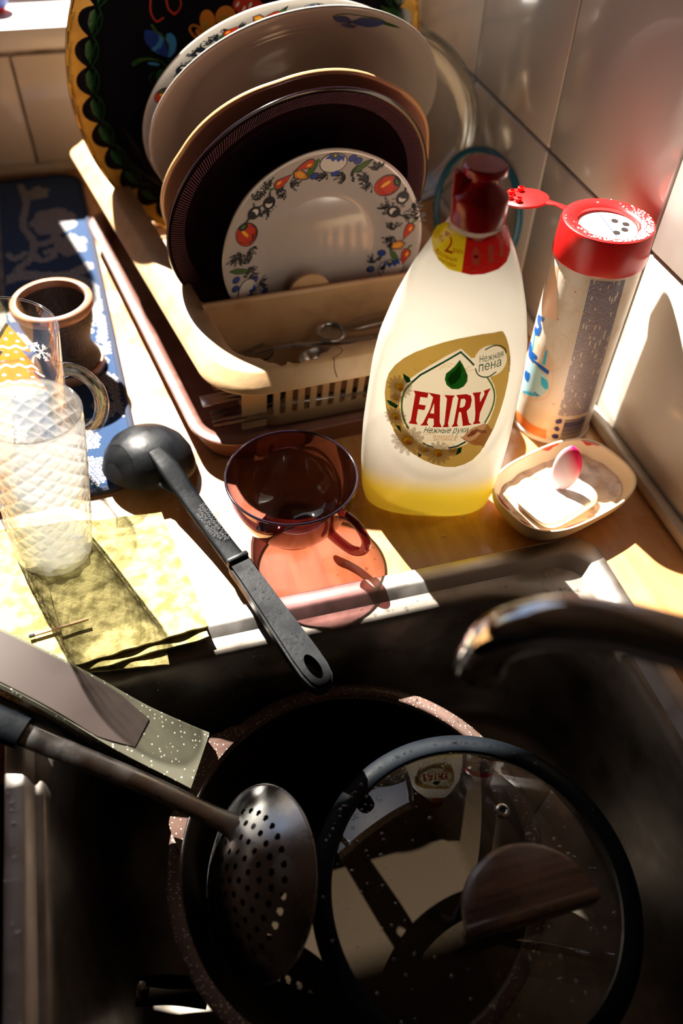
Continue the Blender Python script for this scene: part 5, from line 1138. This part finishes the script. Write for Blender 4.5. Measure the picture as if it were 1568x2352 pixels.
# ------------------------------------------------------------------ quilted mat
qm = thing('drying_mat', 'navy blue drying mat with white coral flower print and dark piped edge', 'mat', (-0.030, 0.532, 0.0), math.radians(2.3))
L0 = rrect(-0.42, 0.0, 0.0, 0.642, 0.030, 8, 10)
def inset(off, z): return [(x, y, z) for x, y in rrect(-0.42 + off, -off, off, 0.642 - off, 0.030 - off, 8, 10)]
V, F = loft([inset(0.004, 0.0004), inset(0.001, 0.0012), inset(0.001, 0.003), inset(0.004, 0.0042)], True, True, True); mesh('cloth', V, F, 'mat_blue', qm, True, sharp=60)
V, F = tube([Vector((x, y, 0.0034)) for x, y in L0] + [Vector((*L0[0], 0.0034))], 0.0033, 8, False); mesh('piping', V, F, 'piping', qm, True)
mesh('stripe', *box(-0.150, -0.110, 0.006, 0.636, 0.0042, 0.0048), 'mat_stripe', qm, False)
def tomat(x, y):       # world -> mat
    c, s_ = math.cos(-math.radians(2.3)), math.sin(-math.radians(2.3)); X, Y = x + 0.030, y - 0.532; return X * c - Y * s_, X * s_ + Y * c
blobs = []     # (x,y,rx,ry) in world
def blossom(x, y, r, n=5):
    blobs.append((x, y, r * 0.55, r * 0.7))
    for k in range(n): a = 2 * PI * k / n + 0.4; blobs.append((x + r * 0.62 * math.cos(a), y + 1.25 * r * 0.62 * math.sin(a), r * 0.42, r * 0.5))
def stem(P, r):
    for p in spline([(a, b, 0) for a, b in P], 8): blobs.append((p.x, p.y, r, r * 1.3))
blossom(-0.094, 1.040, 0.030, 7); blossom(-0.076, 0.975, 0.022, 6); blossom(-0.112, 1.125, 0.016)
stem([(-0.135, 1.15), (-0.128, 1.10), (-0.133, 1.04), (-0.120, 0.99), (-0.126, 0.95), (-0.140, 0.93)], 0.005); stem([(-0.118, 0.985), (-0.105, 0.985), (-0.092, 1.0)], 0.005)
stem([(-0.120, 0.960), (-0.112, 0.945), (-0.098, 0.95), (-0.097, 0.966), (-0.105, 0.962)], 0.0045); stem([(-0.150, 0.965), (-0.142, 0.955), (-0.132, 0.965)], 0.0045)
stem([(-0.165, 0.90), (-0.135, 0.915), (-0.105, 0.905), (-0.075, 0.905), (-0.058, 0.918)], 0.008); stem([(-0.075, 0.895), (-0.06, 0.88), (-0.052, 0.86)], 0.007)
blossom(-0.058, 0.835, 0.020, 6); stem([(-0.055, 0.815), (-0.047, 0.79), (-0.050, 0.765)], 0.007); blossom(-0.068, 0.790, 0.012)
blossom(-0.046, 0.745, 0.010); stem([(-0.060, 0.735), (-0.050, 0.722), (-0.058, 0.712)], 0.0045)
blossom(-0.050, 0.690, 0.011); stem([(-0.045, 0.68), (-0.040, 0.655), (-0.036, 0.635)], 0.007); blossom(-0.062, 0.650, 0.008)
stem([(-0.075, 0.625), (-0.062, 0.628), (-0.047, 0.645)], 0.006); blossom(-0.075, 0.600, 0.013); blossom(-0.068, 0.556, 0.015, 6); stem([(-0.09, 0.575), (-0.078, 0.57), (-0.05, 0.562)], 0.006)
blossom(-0.10, 0.80, 0.020, 6); blossom(-0.14, 0.84, 0.018, 6); stem([(-0.16, 0.80), (-0.13, 0.78), (-0.10, 0.75)], 0.006); blossom(-0.13, 0.70, 0.02, 6); blossom(-0.15, 0.62, 0.02, 6)
for i in range(26): blossom(random.uniform(-0.42, -0.19), random.uniform(0.56, 1.15), random.uniform(0.012, 0.024), 6)
V = []; F = []; st = 0.0031
cells = {}
for bx, by, rx, ry in blobs:
    i0, i1, j0, j1 = int((bx - rx) / st) - 1, int((bx + rx) / st) + 1, int((by - ry) / (st * 1.05)) - 1, int((by + ry) / (st * 1.05)) + 1
    for i in range(i0, i1 + 1):
        for j in range(j0, j1 + 1):
            x, y = (i + 0.5 * (j % 2)) * st, j * st * 1.05
            if ((x - bx) / rx) ** 2 + ((y - by) / ry) ** 2 < 1: cells[(i, j)] = (x, y)
for (x, y) in cells.values():
    mx_, my_ = tomat(x + random.uniform(-.0003, .0003), y + random.uniform(-.0003, .0003))
    if -0.416 < mx_ < -0.004 and 0.004 < my_ < 0.638 and not (-0.152 < mx_ < -0.108):
        k = len(V); r_ = 0.00125; V += [(mx_ + r_ * math.cos(q), my_ + r_ * math.sin(q), 0.0044) for q in [2 * PI * t / 7 for t in range(7)]]; F.append(tuple(range(k, k + 7)))
mesh('dotted_print', V, F, 'mat_print', qm, False, kind='stuff')

# ------------------------------------------------------------------ folded cloth and match
cl = thing('folded_cloth', 'folded yellow viscose cleaning cloth, wet, at the sink corner', 'cloth', (-0.10, 0.41, 0.0))
def sheet(name, quad, z0, amp, th, nx=44, ny=36, seed=0, edge=0.0):
    P = [Vector(q) for q in quad]; V = []; F = []
    for side in (1, 0):
        for j in range(ny + 1):
            for i in range(nx + 1):
                u, v = i / nx, j / ny; p = P[0] * (1 - u) * (1 - v) + P[1] * u * (1 - v) + P[2] * u * v + P[3] * (1 - u) * v
                p = p + Vector((noise.noise(Vector((u * 5, v * 5, seed))) * 0.0015, noise.noise(Vector((u * 6, v * 2, seed + 9))) * 0.0025))
                w = amp * (noise.noise(Vector((p.x * 28, p.y * 28, seed))) * 0.8 + 0.35 * noise.noise(Vector((p.x * 80, p.y * 80, seed)))) + edge * max(0, 1 - v * 6) * (0.5 + 0.5 * math.sin(u * 17 + seed))
                V.append((p.x + 0.10, p.y - 0.41, max(0.0006, z0 + w) + (th if side else 0)))
    n = (nx + 1) * (ny + 1)
    for j in range(ny):
        for i in range(nx):
            a = j * (nx + 1) + i; F.append((a, a + 1, a + nx + 2, a + nx + 1)); F.append((n + a, n + a + nx + 1, n + a + nx + 2, n + a + 1))
    for i in range(nx): F.append((i, i + n, i + n + 1, i + 1)); a = ny * (nx + 1) + i; F.append((a, a + 1, a + n + 1, a + n))
    for j in range(ny): a = j * (nx + 1); F.append((a, a + nx + 1, a + nx + 1 + n, a + n)); a += nx; F.append((a, a + n, a + n + nx + 1, a + nx + 1))
    return mesh(name, V, F, 'felt', cl, True, sharp=50)
sheet('fold', [(-0.115, 0.346), (-0.030, 0.333), (-0.035, 0.475), (-0.21, 0.495)], 0.0022, 0.0012, 0.0020, seed=1, edge=0.0012)
sheet('fold', [(-0.100, 0.340), (0.003, 0.3475), (-0.018, 0.481), (-0.21, 0.500)], 0.0058, 0.0012, 0.0020, seed=4, edge=0.0020)
sheet('fold', [(-0.100, 0.345), (0.004, 0.3555), (-0.0172, 0.4835), (-0.21, 0.502)], 0.0098, 0.0009, 0.0020, seed=7, edge=0.0012)
sheet('fold', [(-0.21, 0.345), (-0.101, 0.346), (-0.124, 0.478), (-0.21, 0.498)], 0.0132, 0.0010, 0.0020, 30, 36, seed=12)
mt = thing('burnt_match', 'burnt wooden match with a black head lying on the yellow cloth', 'match', (-0.105, 0.3775, 0.0175), math.radians(7.0))
mesh('stick', *box(-0.019, 0.021, -0.0010, 0.0010, 0.0, 0.0020, 0.0003), 'match', mt, False); mesh('head', *box(-0.0235, -0.019, -0.0012, 0.0012, -0.0001, 0.0021, 0.0006), 'char', mt, True)
pts = []
for i in range(60): x = random.uniform(-0.015, 0.035); y = random.uniform(0.385, 0.50); pts.append(((x, y, 0.0), (0, 0, 1)))
for i in range(40): pts.append(((random.uniform(0.10, 0.42), random.uniform(0.385, 0.45), 0.0), (0, 0, 1)))
dr = droplets('water_drops', pts, None, (0.0005, 0.0028)); tag(dr, 'scattered water drops on the beech worktop', 'water')

# ------------------------------------------------------------------ frying pan
PC = (0.0787, 0.1843, -0.168)
pn = thing('frying_pan', 'deep black frying pan with speckled brown rim and taupe grip standing in the sink', 'pan', PC)
mesh('body', *lathe([(0.0, 0.0), (0.098, 0.0), (0.106, 0.004), (0.130, 0.095), (0.1335, 0.103), (0.1300, 0.103)], 128), 'pan_out', pn, True, sharp=60)
mesh('cooking_surface', *lathe([(0.1272, 0.1065), (0.1262, 0.098), (0.102, 0.010), (0.094, 0.0055), (0.0, 0.005)], 128), 'pan_inside', pn, True, sharp=60)
mesh('rim', *lathe([(0.1300, 0.102), (0.1350, 0.1035), (0.1372, 0.1055), (0.1372, 0.1072), (0.1355, 0.1082), (0.1285, 0.1080), (0.1268, 0.1068), (0.1265, 0.102)], 128), 'pan_rim', pn, True, sharp=60)
def W2(p): return Vector(p) - Vector(PC)
def slab(pts, halfw, th, seg_n=6, up=None):
    """flat tapering bar: pts world, halfw & th lists"""
    P = spline([tuple(W2(p)) for p in pts], seg_n); n = len(P); hw = lerp_list(halfw, n); tt = lerp_list(th, n) if isinstance(th, list) else [th] * n; rings = []
    for i, p in enumerate(P):
        t = (P[min(i + 1, n - 1)] - P[max(i - 1, 0)]).normalized(); s = t.cross(Vector((0, 0, 1))).normalized(); k = s.cross(t); w, h = hw[i], tt[i]; c = min(0.002, h * 0.4)
        rings.append([p - s * w - k * (h - c), p - s * (w - c) - k * h, p + s * (w - c) - k * h, p + s * w - k * (h - c), p + s * w + k * (h - c), p + s * (w - c) + k * h, p - s * (w - c) + k * h, p - s * w + k * (h - c)])
    return loft(rings, True, True, True)
def brz(x, y):      # the cast bracket slopes from the rim up to the grip
    d = math.hypot(x - PC[0], y - PC[1]); return -0.0592 + max(0.0, (d - 0.125)) * 0.35
O_ = [(PC[0] + 0.1275 * math.cos(math.radians(a)), PC[1] + 0.1275 * math.sin(math.radians(a))) for a in range(116, 168, 2)]
hA, hB = Vector((-0.0095, 0.2975)), Vector((-0.0375, 0.2560))
lowc = [(p.x, p.y) for p in spline([(O_[-1][0], O_[-1][1], 0), (-0.0500, 0.2360, 0), (-0.0450, 0.2470, 0), (hB.x, hB.y, 0)], 5)][1:]
upc = [(p.x, p.y) for p in spline([(hA.x, hA.y, 0), (-0.001, 0.2985, 0), (0.009, 0.3020, 0), (O_[0][0], O_[0][1], 0)], 5)][:-1]
mid = [(hB.x + (hA.x - hB.x) * k / 6, hB.y + (hA.y - hB.y) * k / 6) for k in range(1, 6)]
V, F = plate_prism(O_ + lowc + mid + upc, [], -0.006, 0.0)
mesh('bracket', [(x - PC[0], y - PC[1], z + brz(x, y) - PC[2]) for x, y, z in V], F, 'pan_rim', pn, False)
hdl = mesh('handle', *slab([(-0.0245, 0.2755, -0.0490), (-0.0640, 0.2960, -0.0200), (-0.105, 0.3240, 0.0080), (-0.146, 0.352, 0.026), (-0.215, 0.401, 0.042)], [0.0240, 0.0215, 0.0200, 0.0195, 0.0195], 0.0085), 'handle_grey', pn, True, sharp=40)
P = [(-0.0580, 0.2925, -0.0150), (-0.078, 0.3050, -0.0010), (-0.105, 0.3240, 0.0172), (-0.146, 0.352, 0.0345), (-0.215, 0.401, 0.0505)]
mesh('inlay', *slab(P, [0.0120, 0.0178, 0.0172, 0.0165, 0.0165], 0.0012, 8), 'taupe', hdl, True, sharp=40)['label'] = 'smooth taupe top plate of the handle'
mesh('lower_shell', *slab([(-0.064, 0.290, -0.034), (-0.105, 0.320, -0.003), (-0.146, 0.348, 0.008), (-0.215, 0.397, 0.024)], [0.016, 0.019, 0.019, 0.019], 0.006), 'black_nylon', pn, True, sharp=40)
pts = []
for i in range(90):
    t = random.random(); a = Vector((-0.026, 0.2755, -0.0395)); b = Vector((-0.062, 0.2935, -0.0155)); p = a.lerp(b, t); s = (b - a).cross(Vector((0, 0, 1))).normalized(); k = s.cross((b - a).normalized())
    pts.append((W2(p + s * random.uniform(-0.018, 0.018)) - k * 0.0006, k))
for i in range(150):
    a = random.uniform(-0.2, 2.9); pts.append(((0.132 * math.cos(a) + random.uniform(-0.003, 0.003), 0.132 * math.sin(a), 0.1081), (0, 0, 1)))
droplets('water_drops', pts, pn, (0.0003, 0.0014))

# ------------------------------------------------------------------ glass lid on the pan
LC = (0.1505, 0.137, -0.0575)
gd_ = thing('pan_lid', 'wet glass pan lid with black rim and dark wooden knob on the frying pan', 'lid', LC)
mesh('silicone_rim', *lathe([(0.1005, 0.0035), (0.1010, 0.0075), (0.1030, 0.0085), (0.1120, 0.0070), (0.1150, 0.0045), (0.1155, 0.0005), (0.1120, -0.0015), (0.1030, 0.0005), (0.1005, 0.0035)], 128), 'black_rubber', gd_, True, sharp=40)
DP = [(0.1015, 0.0050), (0.090, 0.0095), (0.070, 0.0145), (0.045, 0.0180), (0.02, 0.0195), (0.0, 0.0198)]
mesh('glass', *lathe(DP, 96), 'lid_glass', gd_, True)
sv = mesh('steam_vent', *lathe([(0.0022, 0.0), (0.0022, 0.0022), (0.0034, 0.0030), (0.0050, 0.0024), (0.0056, 0.0)], 28), 'steel_tool', gd_, True); sv.location = (0.036, 0.042, 0.0160)
vh = mesh('vent_hole', *lathe([(0.0, 0.0015), (0.0023, 0.0015)], 20), 'char', gd_, True); vh.location = (0.036, 0.042, 0.0160)
kb = mesh('knob_stem', *lathe([(0.0, 0.018), (0.016, 0.0185), (0.0155, 0.021), (0.009, 0.025), (0.009, 0.052), (0.0, 0.052)], 32), 'steel_tool', gd_, True); kb.location = (0.006, -0.012, 0)
kc = Vector((0.014, -0.034, 0.052))
D = [(0.0435 * math.cos(a), 0.040 * math.sin(a)) for a in [PI * k / 28 for k in range(29)]]
D = [(x, y) for x, y in D]; rr_ = -0.03
def dl(sc, z, dy=0): return [(kc.x + (x * math.cos(rr_) - (y + dy) * math.sin(rr_)) * sc, kc.y + (x * math.sin(rr_) + (y + dy) * math.cos(rr_)) * sc, z) for x, y in D + [(-0.022, -0.001), (0.0, -0.001), (0.022, -0.001)]]
V, F = loft([dl(0.86, 0.050), dl(0.97, 0.053), dl(1.0, 0.060), dl(0.98, 0.066), dl(0.88, 0.0685)], True, True, True); mesh('knob', V, F, 'dark_wood', gd_, True, sharp=50)
V, F = box(-0.0445, 0.0445, -0.006, 0.001, 0.0500, 0.0690, 0.002); mesh('knob_bar', [(kc.x + x, kc.y + y, z) for x, y, z in V], F, 'knob_stripe', gd_, True)
s6 = surf(0.1015, [(r / 0.1015, h) for r, h in DP])
pts = []
for i in range(420):
    a = random.uniform(0, 2 * PI) if i % 3 else random.gauss(1.75, 0.5); r = 0.1 * math.sqrt(random.uniform(0.25, 0.99)) if i % 3 else random.uniform(0.085, 0.0995)
    sl = 0.35 * r / 0.1; pts.append(((r * math.cos(a), r * math.sin(a), s6(r) + 0.00005), (sl * math.cos(a), sl * math.sin(a), 1)))
for i in range(70): a = random.gauss(1.9, 0.7); pts.append(((0.1075 * math.cos(a) + random.uniform(-.002, .002), 0.1075 * math.sin(a), 0.0081), (0.1 * math.cos(a), 0.1 * math.sin(a), 1)))
droplets('water_drops', pts, gd_, (0.0003, 0.0018))

# ------------------------------------------------------------------ skimmer
KC = Vector((0.0050, 0.1830, -0.058))
n_ = Vector((-0.76, 0.01, 0.60)).normalized(); e_ = Vector((0.60, -0.39, 0.75)); e_ = (e_ - n_ * e_.dot(n_)).normalized(); u_ = n_.cross(e_)
if u_.y < 0: u_ = -u_
kx = e_; ky = n_.cross(kx)
SM = Matrix(((kx.x, ky.x, n_.x, KC.x), (kx.y, ky.y, n_.y, KC.y), (kx.z, ky.z, n_.z, KC.z), (0, 0, 0, 1)))
skm = thing('skimmer', 'steel skimmer with a perforated bowl and black grip lying across the sink', 'skimmer', mtx=SM)
# perforated cap: dense grid, faces whose centre falls inside a hole are left out
RB = 0.064
holes = []
for k, rr in enumerate((0.010, 0.019, 0.028, 0.037, 0.0455)):
    nh = [6, 12, 18, 24, 30][k]
    for j in range(nh): a = 2 * PI * (j + 0.5 * (k % 2)) / nh; holes.append((rr * math.cos(a), rr * math.sin(a)))
holes.append((0.0, 0.0))
def capz(r): return 0.024 * (1 - (r / RB) ** 2.0)
bm = bmesh.new(); NR, NA = 84, 360; grid = []
for i in range(NR + 1):
    r = RB * i / NR; grid.append([bm.verts.new((r * math.cos(2 * PI * j / NA), r * math.sin(2 * PI * j / NA), capz(r))) for j in range(NA)] if i else [bm.verts.new((0, 0, capz(0)))])
hs = {}
for hx_, hy_ in holes: hs.setdefault((round(hx_ / 0.01), round(hy_ / 0.01)), []).append((hx_, hy_))
def inhole(x, y):
    a, b = round(x / 0.01), round(y / 0.01)
    for i in (-1, 0, 1):
        for j in (-1, 0, 1):
            for hx_, hy_ in hs.get((a + i, b + j), ()):
                if (x - hx_) ** 2 + (y - hy_) ** 2 < 0.0021 ** 2: return True
    return False
for i in range(3, NR):
    for j in range(NA):
        rm = RB * (i + 0.5) / NR; am = 2 * PI * (j + 0.5) / NA
        if not inhole(rm * math.cos(am), rm * math.sin(am)): bm.faces.new((grid[i][j], grid[i + 1][j], grid[i + 1][(j + 1) % NA], grid[i][(j + 1) % NA]))
bmesh.ops.delete(bm, geom=[v for v in bm.verts if not v.link_faces], context='VERTS')
bm.verts.index_update(); V = [tuple(v.co) for v in bm.verts]; F = [tuple(v.index for v in f.verts) for f in bm.faces]; bm.free()
mesh('perforated_bowl', V, F, 'steel_tool', skm, True, sharp=60)
V, F = tube([(RB * math.cos(a), RB * math.sin(a), 0) for a in [2 * PI * k / 96 for k in range(97)]], 0.0009, 8, False); mesh('rim', V, F, 'steel_tool', skm, True)
inv = SM.inverted()
def K(*p): return tuple(inv @ Vector(p))
hp = spline([K(-0.190, 0.332, 0.034), K(-0.120, 0.287, 0.0125), K(-0.060, 0.254, -0.016), K(-0.018, 0.2285, -0.0400), K(-0.004, 0.219, -0.044), K(0.004, 0.209, -0.043)], 8)
mesh('handle', *tube(hp, lerp_list([(0.0085, 0.0022), (0.0085, 0.0026), (0.0075, 0.0030), (0.0075, 0.0035), (0.0095, 0.0030), (0.014, 0.0016)], len(hp)), 16, up=tuple(inv.to_3x3() @ Vector((0, 0, 1)))), 'steel_tool', skm, True, sharp=80)
hp = spline([K(-0.250, 0.372, 0.050), K(-0.180, 0.325, 0.0315), K(-0.1330, 0.295, 0.0175)], 8)
mesh('grip', *tube(hp, lerp_list([(0.012, 0.007), (0.0125, 0.0075), (0.0110, 0.0065)], len(hp)), 20, sec=0.6, up=tuple(inv.to_3x3() @ Vector((0, 0, 1)))), 'black_grip', skm, True, sharp=60)

# ------------------------------------------------------------------ dark things at the bottom of the sink
bp_ = thing('saute_pan', 'black pan handle with a steel rivet lying on the sink floor at the left', 'pan', (-0.050, 0.105, -0.168))
mesh('handle', *tube(spline([(-0.045, 0.050, 0.030), (-0.02, 0.045, 0.026), (0.005, 0.036, 0.022)], 6), [(0.010, 0.006)] * 13, 16), 'pan_inside', bp_, True)
mesh('rivet', *lathe([(0.0, 0.040), (0.003, 0.0395), (0.0042, 0.037), (0.0042, 0.033)], 16), 'chrome', bp_, True).location = (-0.040, 0.0505, 0.0)
mesh('body', *lathe([(0.0, 0.0), (0.045, 0.0), (0.052, 0.004), (0.056, 0.030), (0.054, 0.030), (0.050, 0.006), (0.0, 0.005)], 64), 'pan_inside', bp_, True)
for ch in bp_.children:
    if ch.name.startswith('body'): ch.location = (0.020, -0.075, 0.0)
bo = thing('green_bowl', 'dark green bowl upside down at the bottom left of the sink', 'bowl', (-0.018, 0.050, -0.132))
mesh('bowl', *lathe([(0.0, 0.045), (0.030, 0.045), (0.031, 0.040), (0.042, 0.034), (0.054, 0.010), (0.0565, 0.0), (0.0545, 0.0), (0.040, 0.031), (0.0, 0.040)], 64), 'green_glaze', bo, True, sharp=60) if 'green_glaze' in M else mesh('bowl', *lathe([(0.0, 0.045), (0.030, 0.045), (0.031, 0.040), (0.042, 0.034), (0.054, 0.010), (0.0565, 0.0), (0.0545, 0.0), (0.040, 0.031), (0.0, 0.040)], 64), flat('green_glaze', (0.03, 0.055, 0.05), 0.2), bo, True, sharp=60)

# ------------------------------------------------------------------ on the window sill
rp = thing('red_pot', 'small red glazed pot with a blue band on the white window sill', 'pot', (-0.1185, 1.262, SZ))
mesh('body', *lathe([(0.0, 0.0), (0.010, 0.0), (0.017, 0.006), (0.0195, 0.016), (0.017, 0.027), (0.013, 0.032), (0.0115, 0.032), (0.0, 0.012)], 40), 'red_plastic', rp, True)
mesh('band', *lathe([(0.0180, 0.007), (0.0200, 0.014), (0.0201, 0.018)], 40), 'p_blue', rp, True)
bx_ = thing('shade_box', 'upright cardboard box on the window sill left of the red pot', 'box', (-0.330, 1.285, SZ))  # out-of-view box, added to throw the straight shadow across the mat
mesh('carton', *box(-0.18, 0.176, -0.03, 0.03, 0.0, 0.318, 0.002), flat('carton', (0.40, 0.28, 0.17), 0.8), bx_, True)
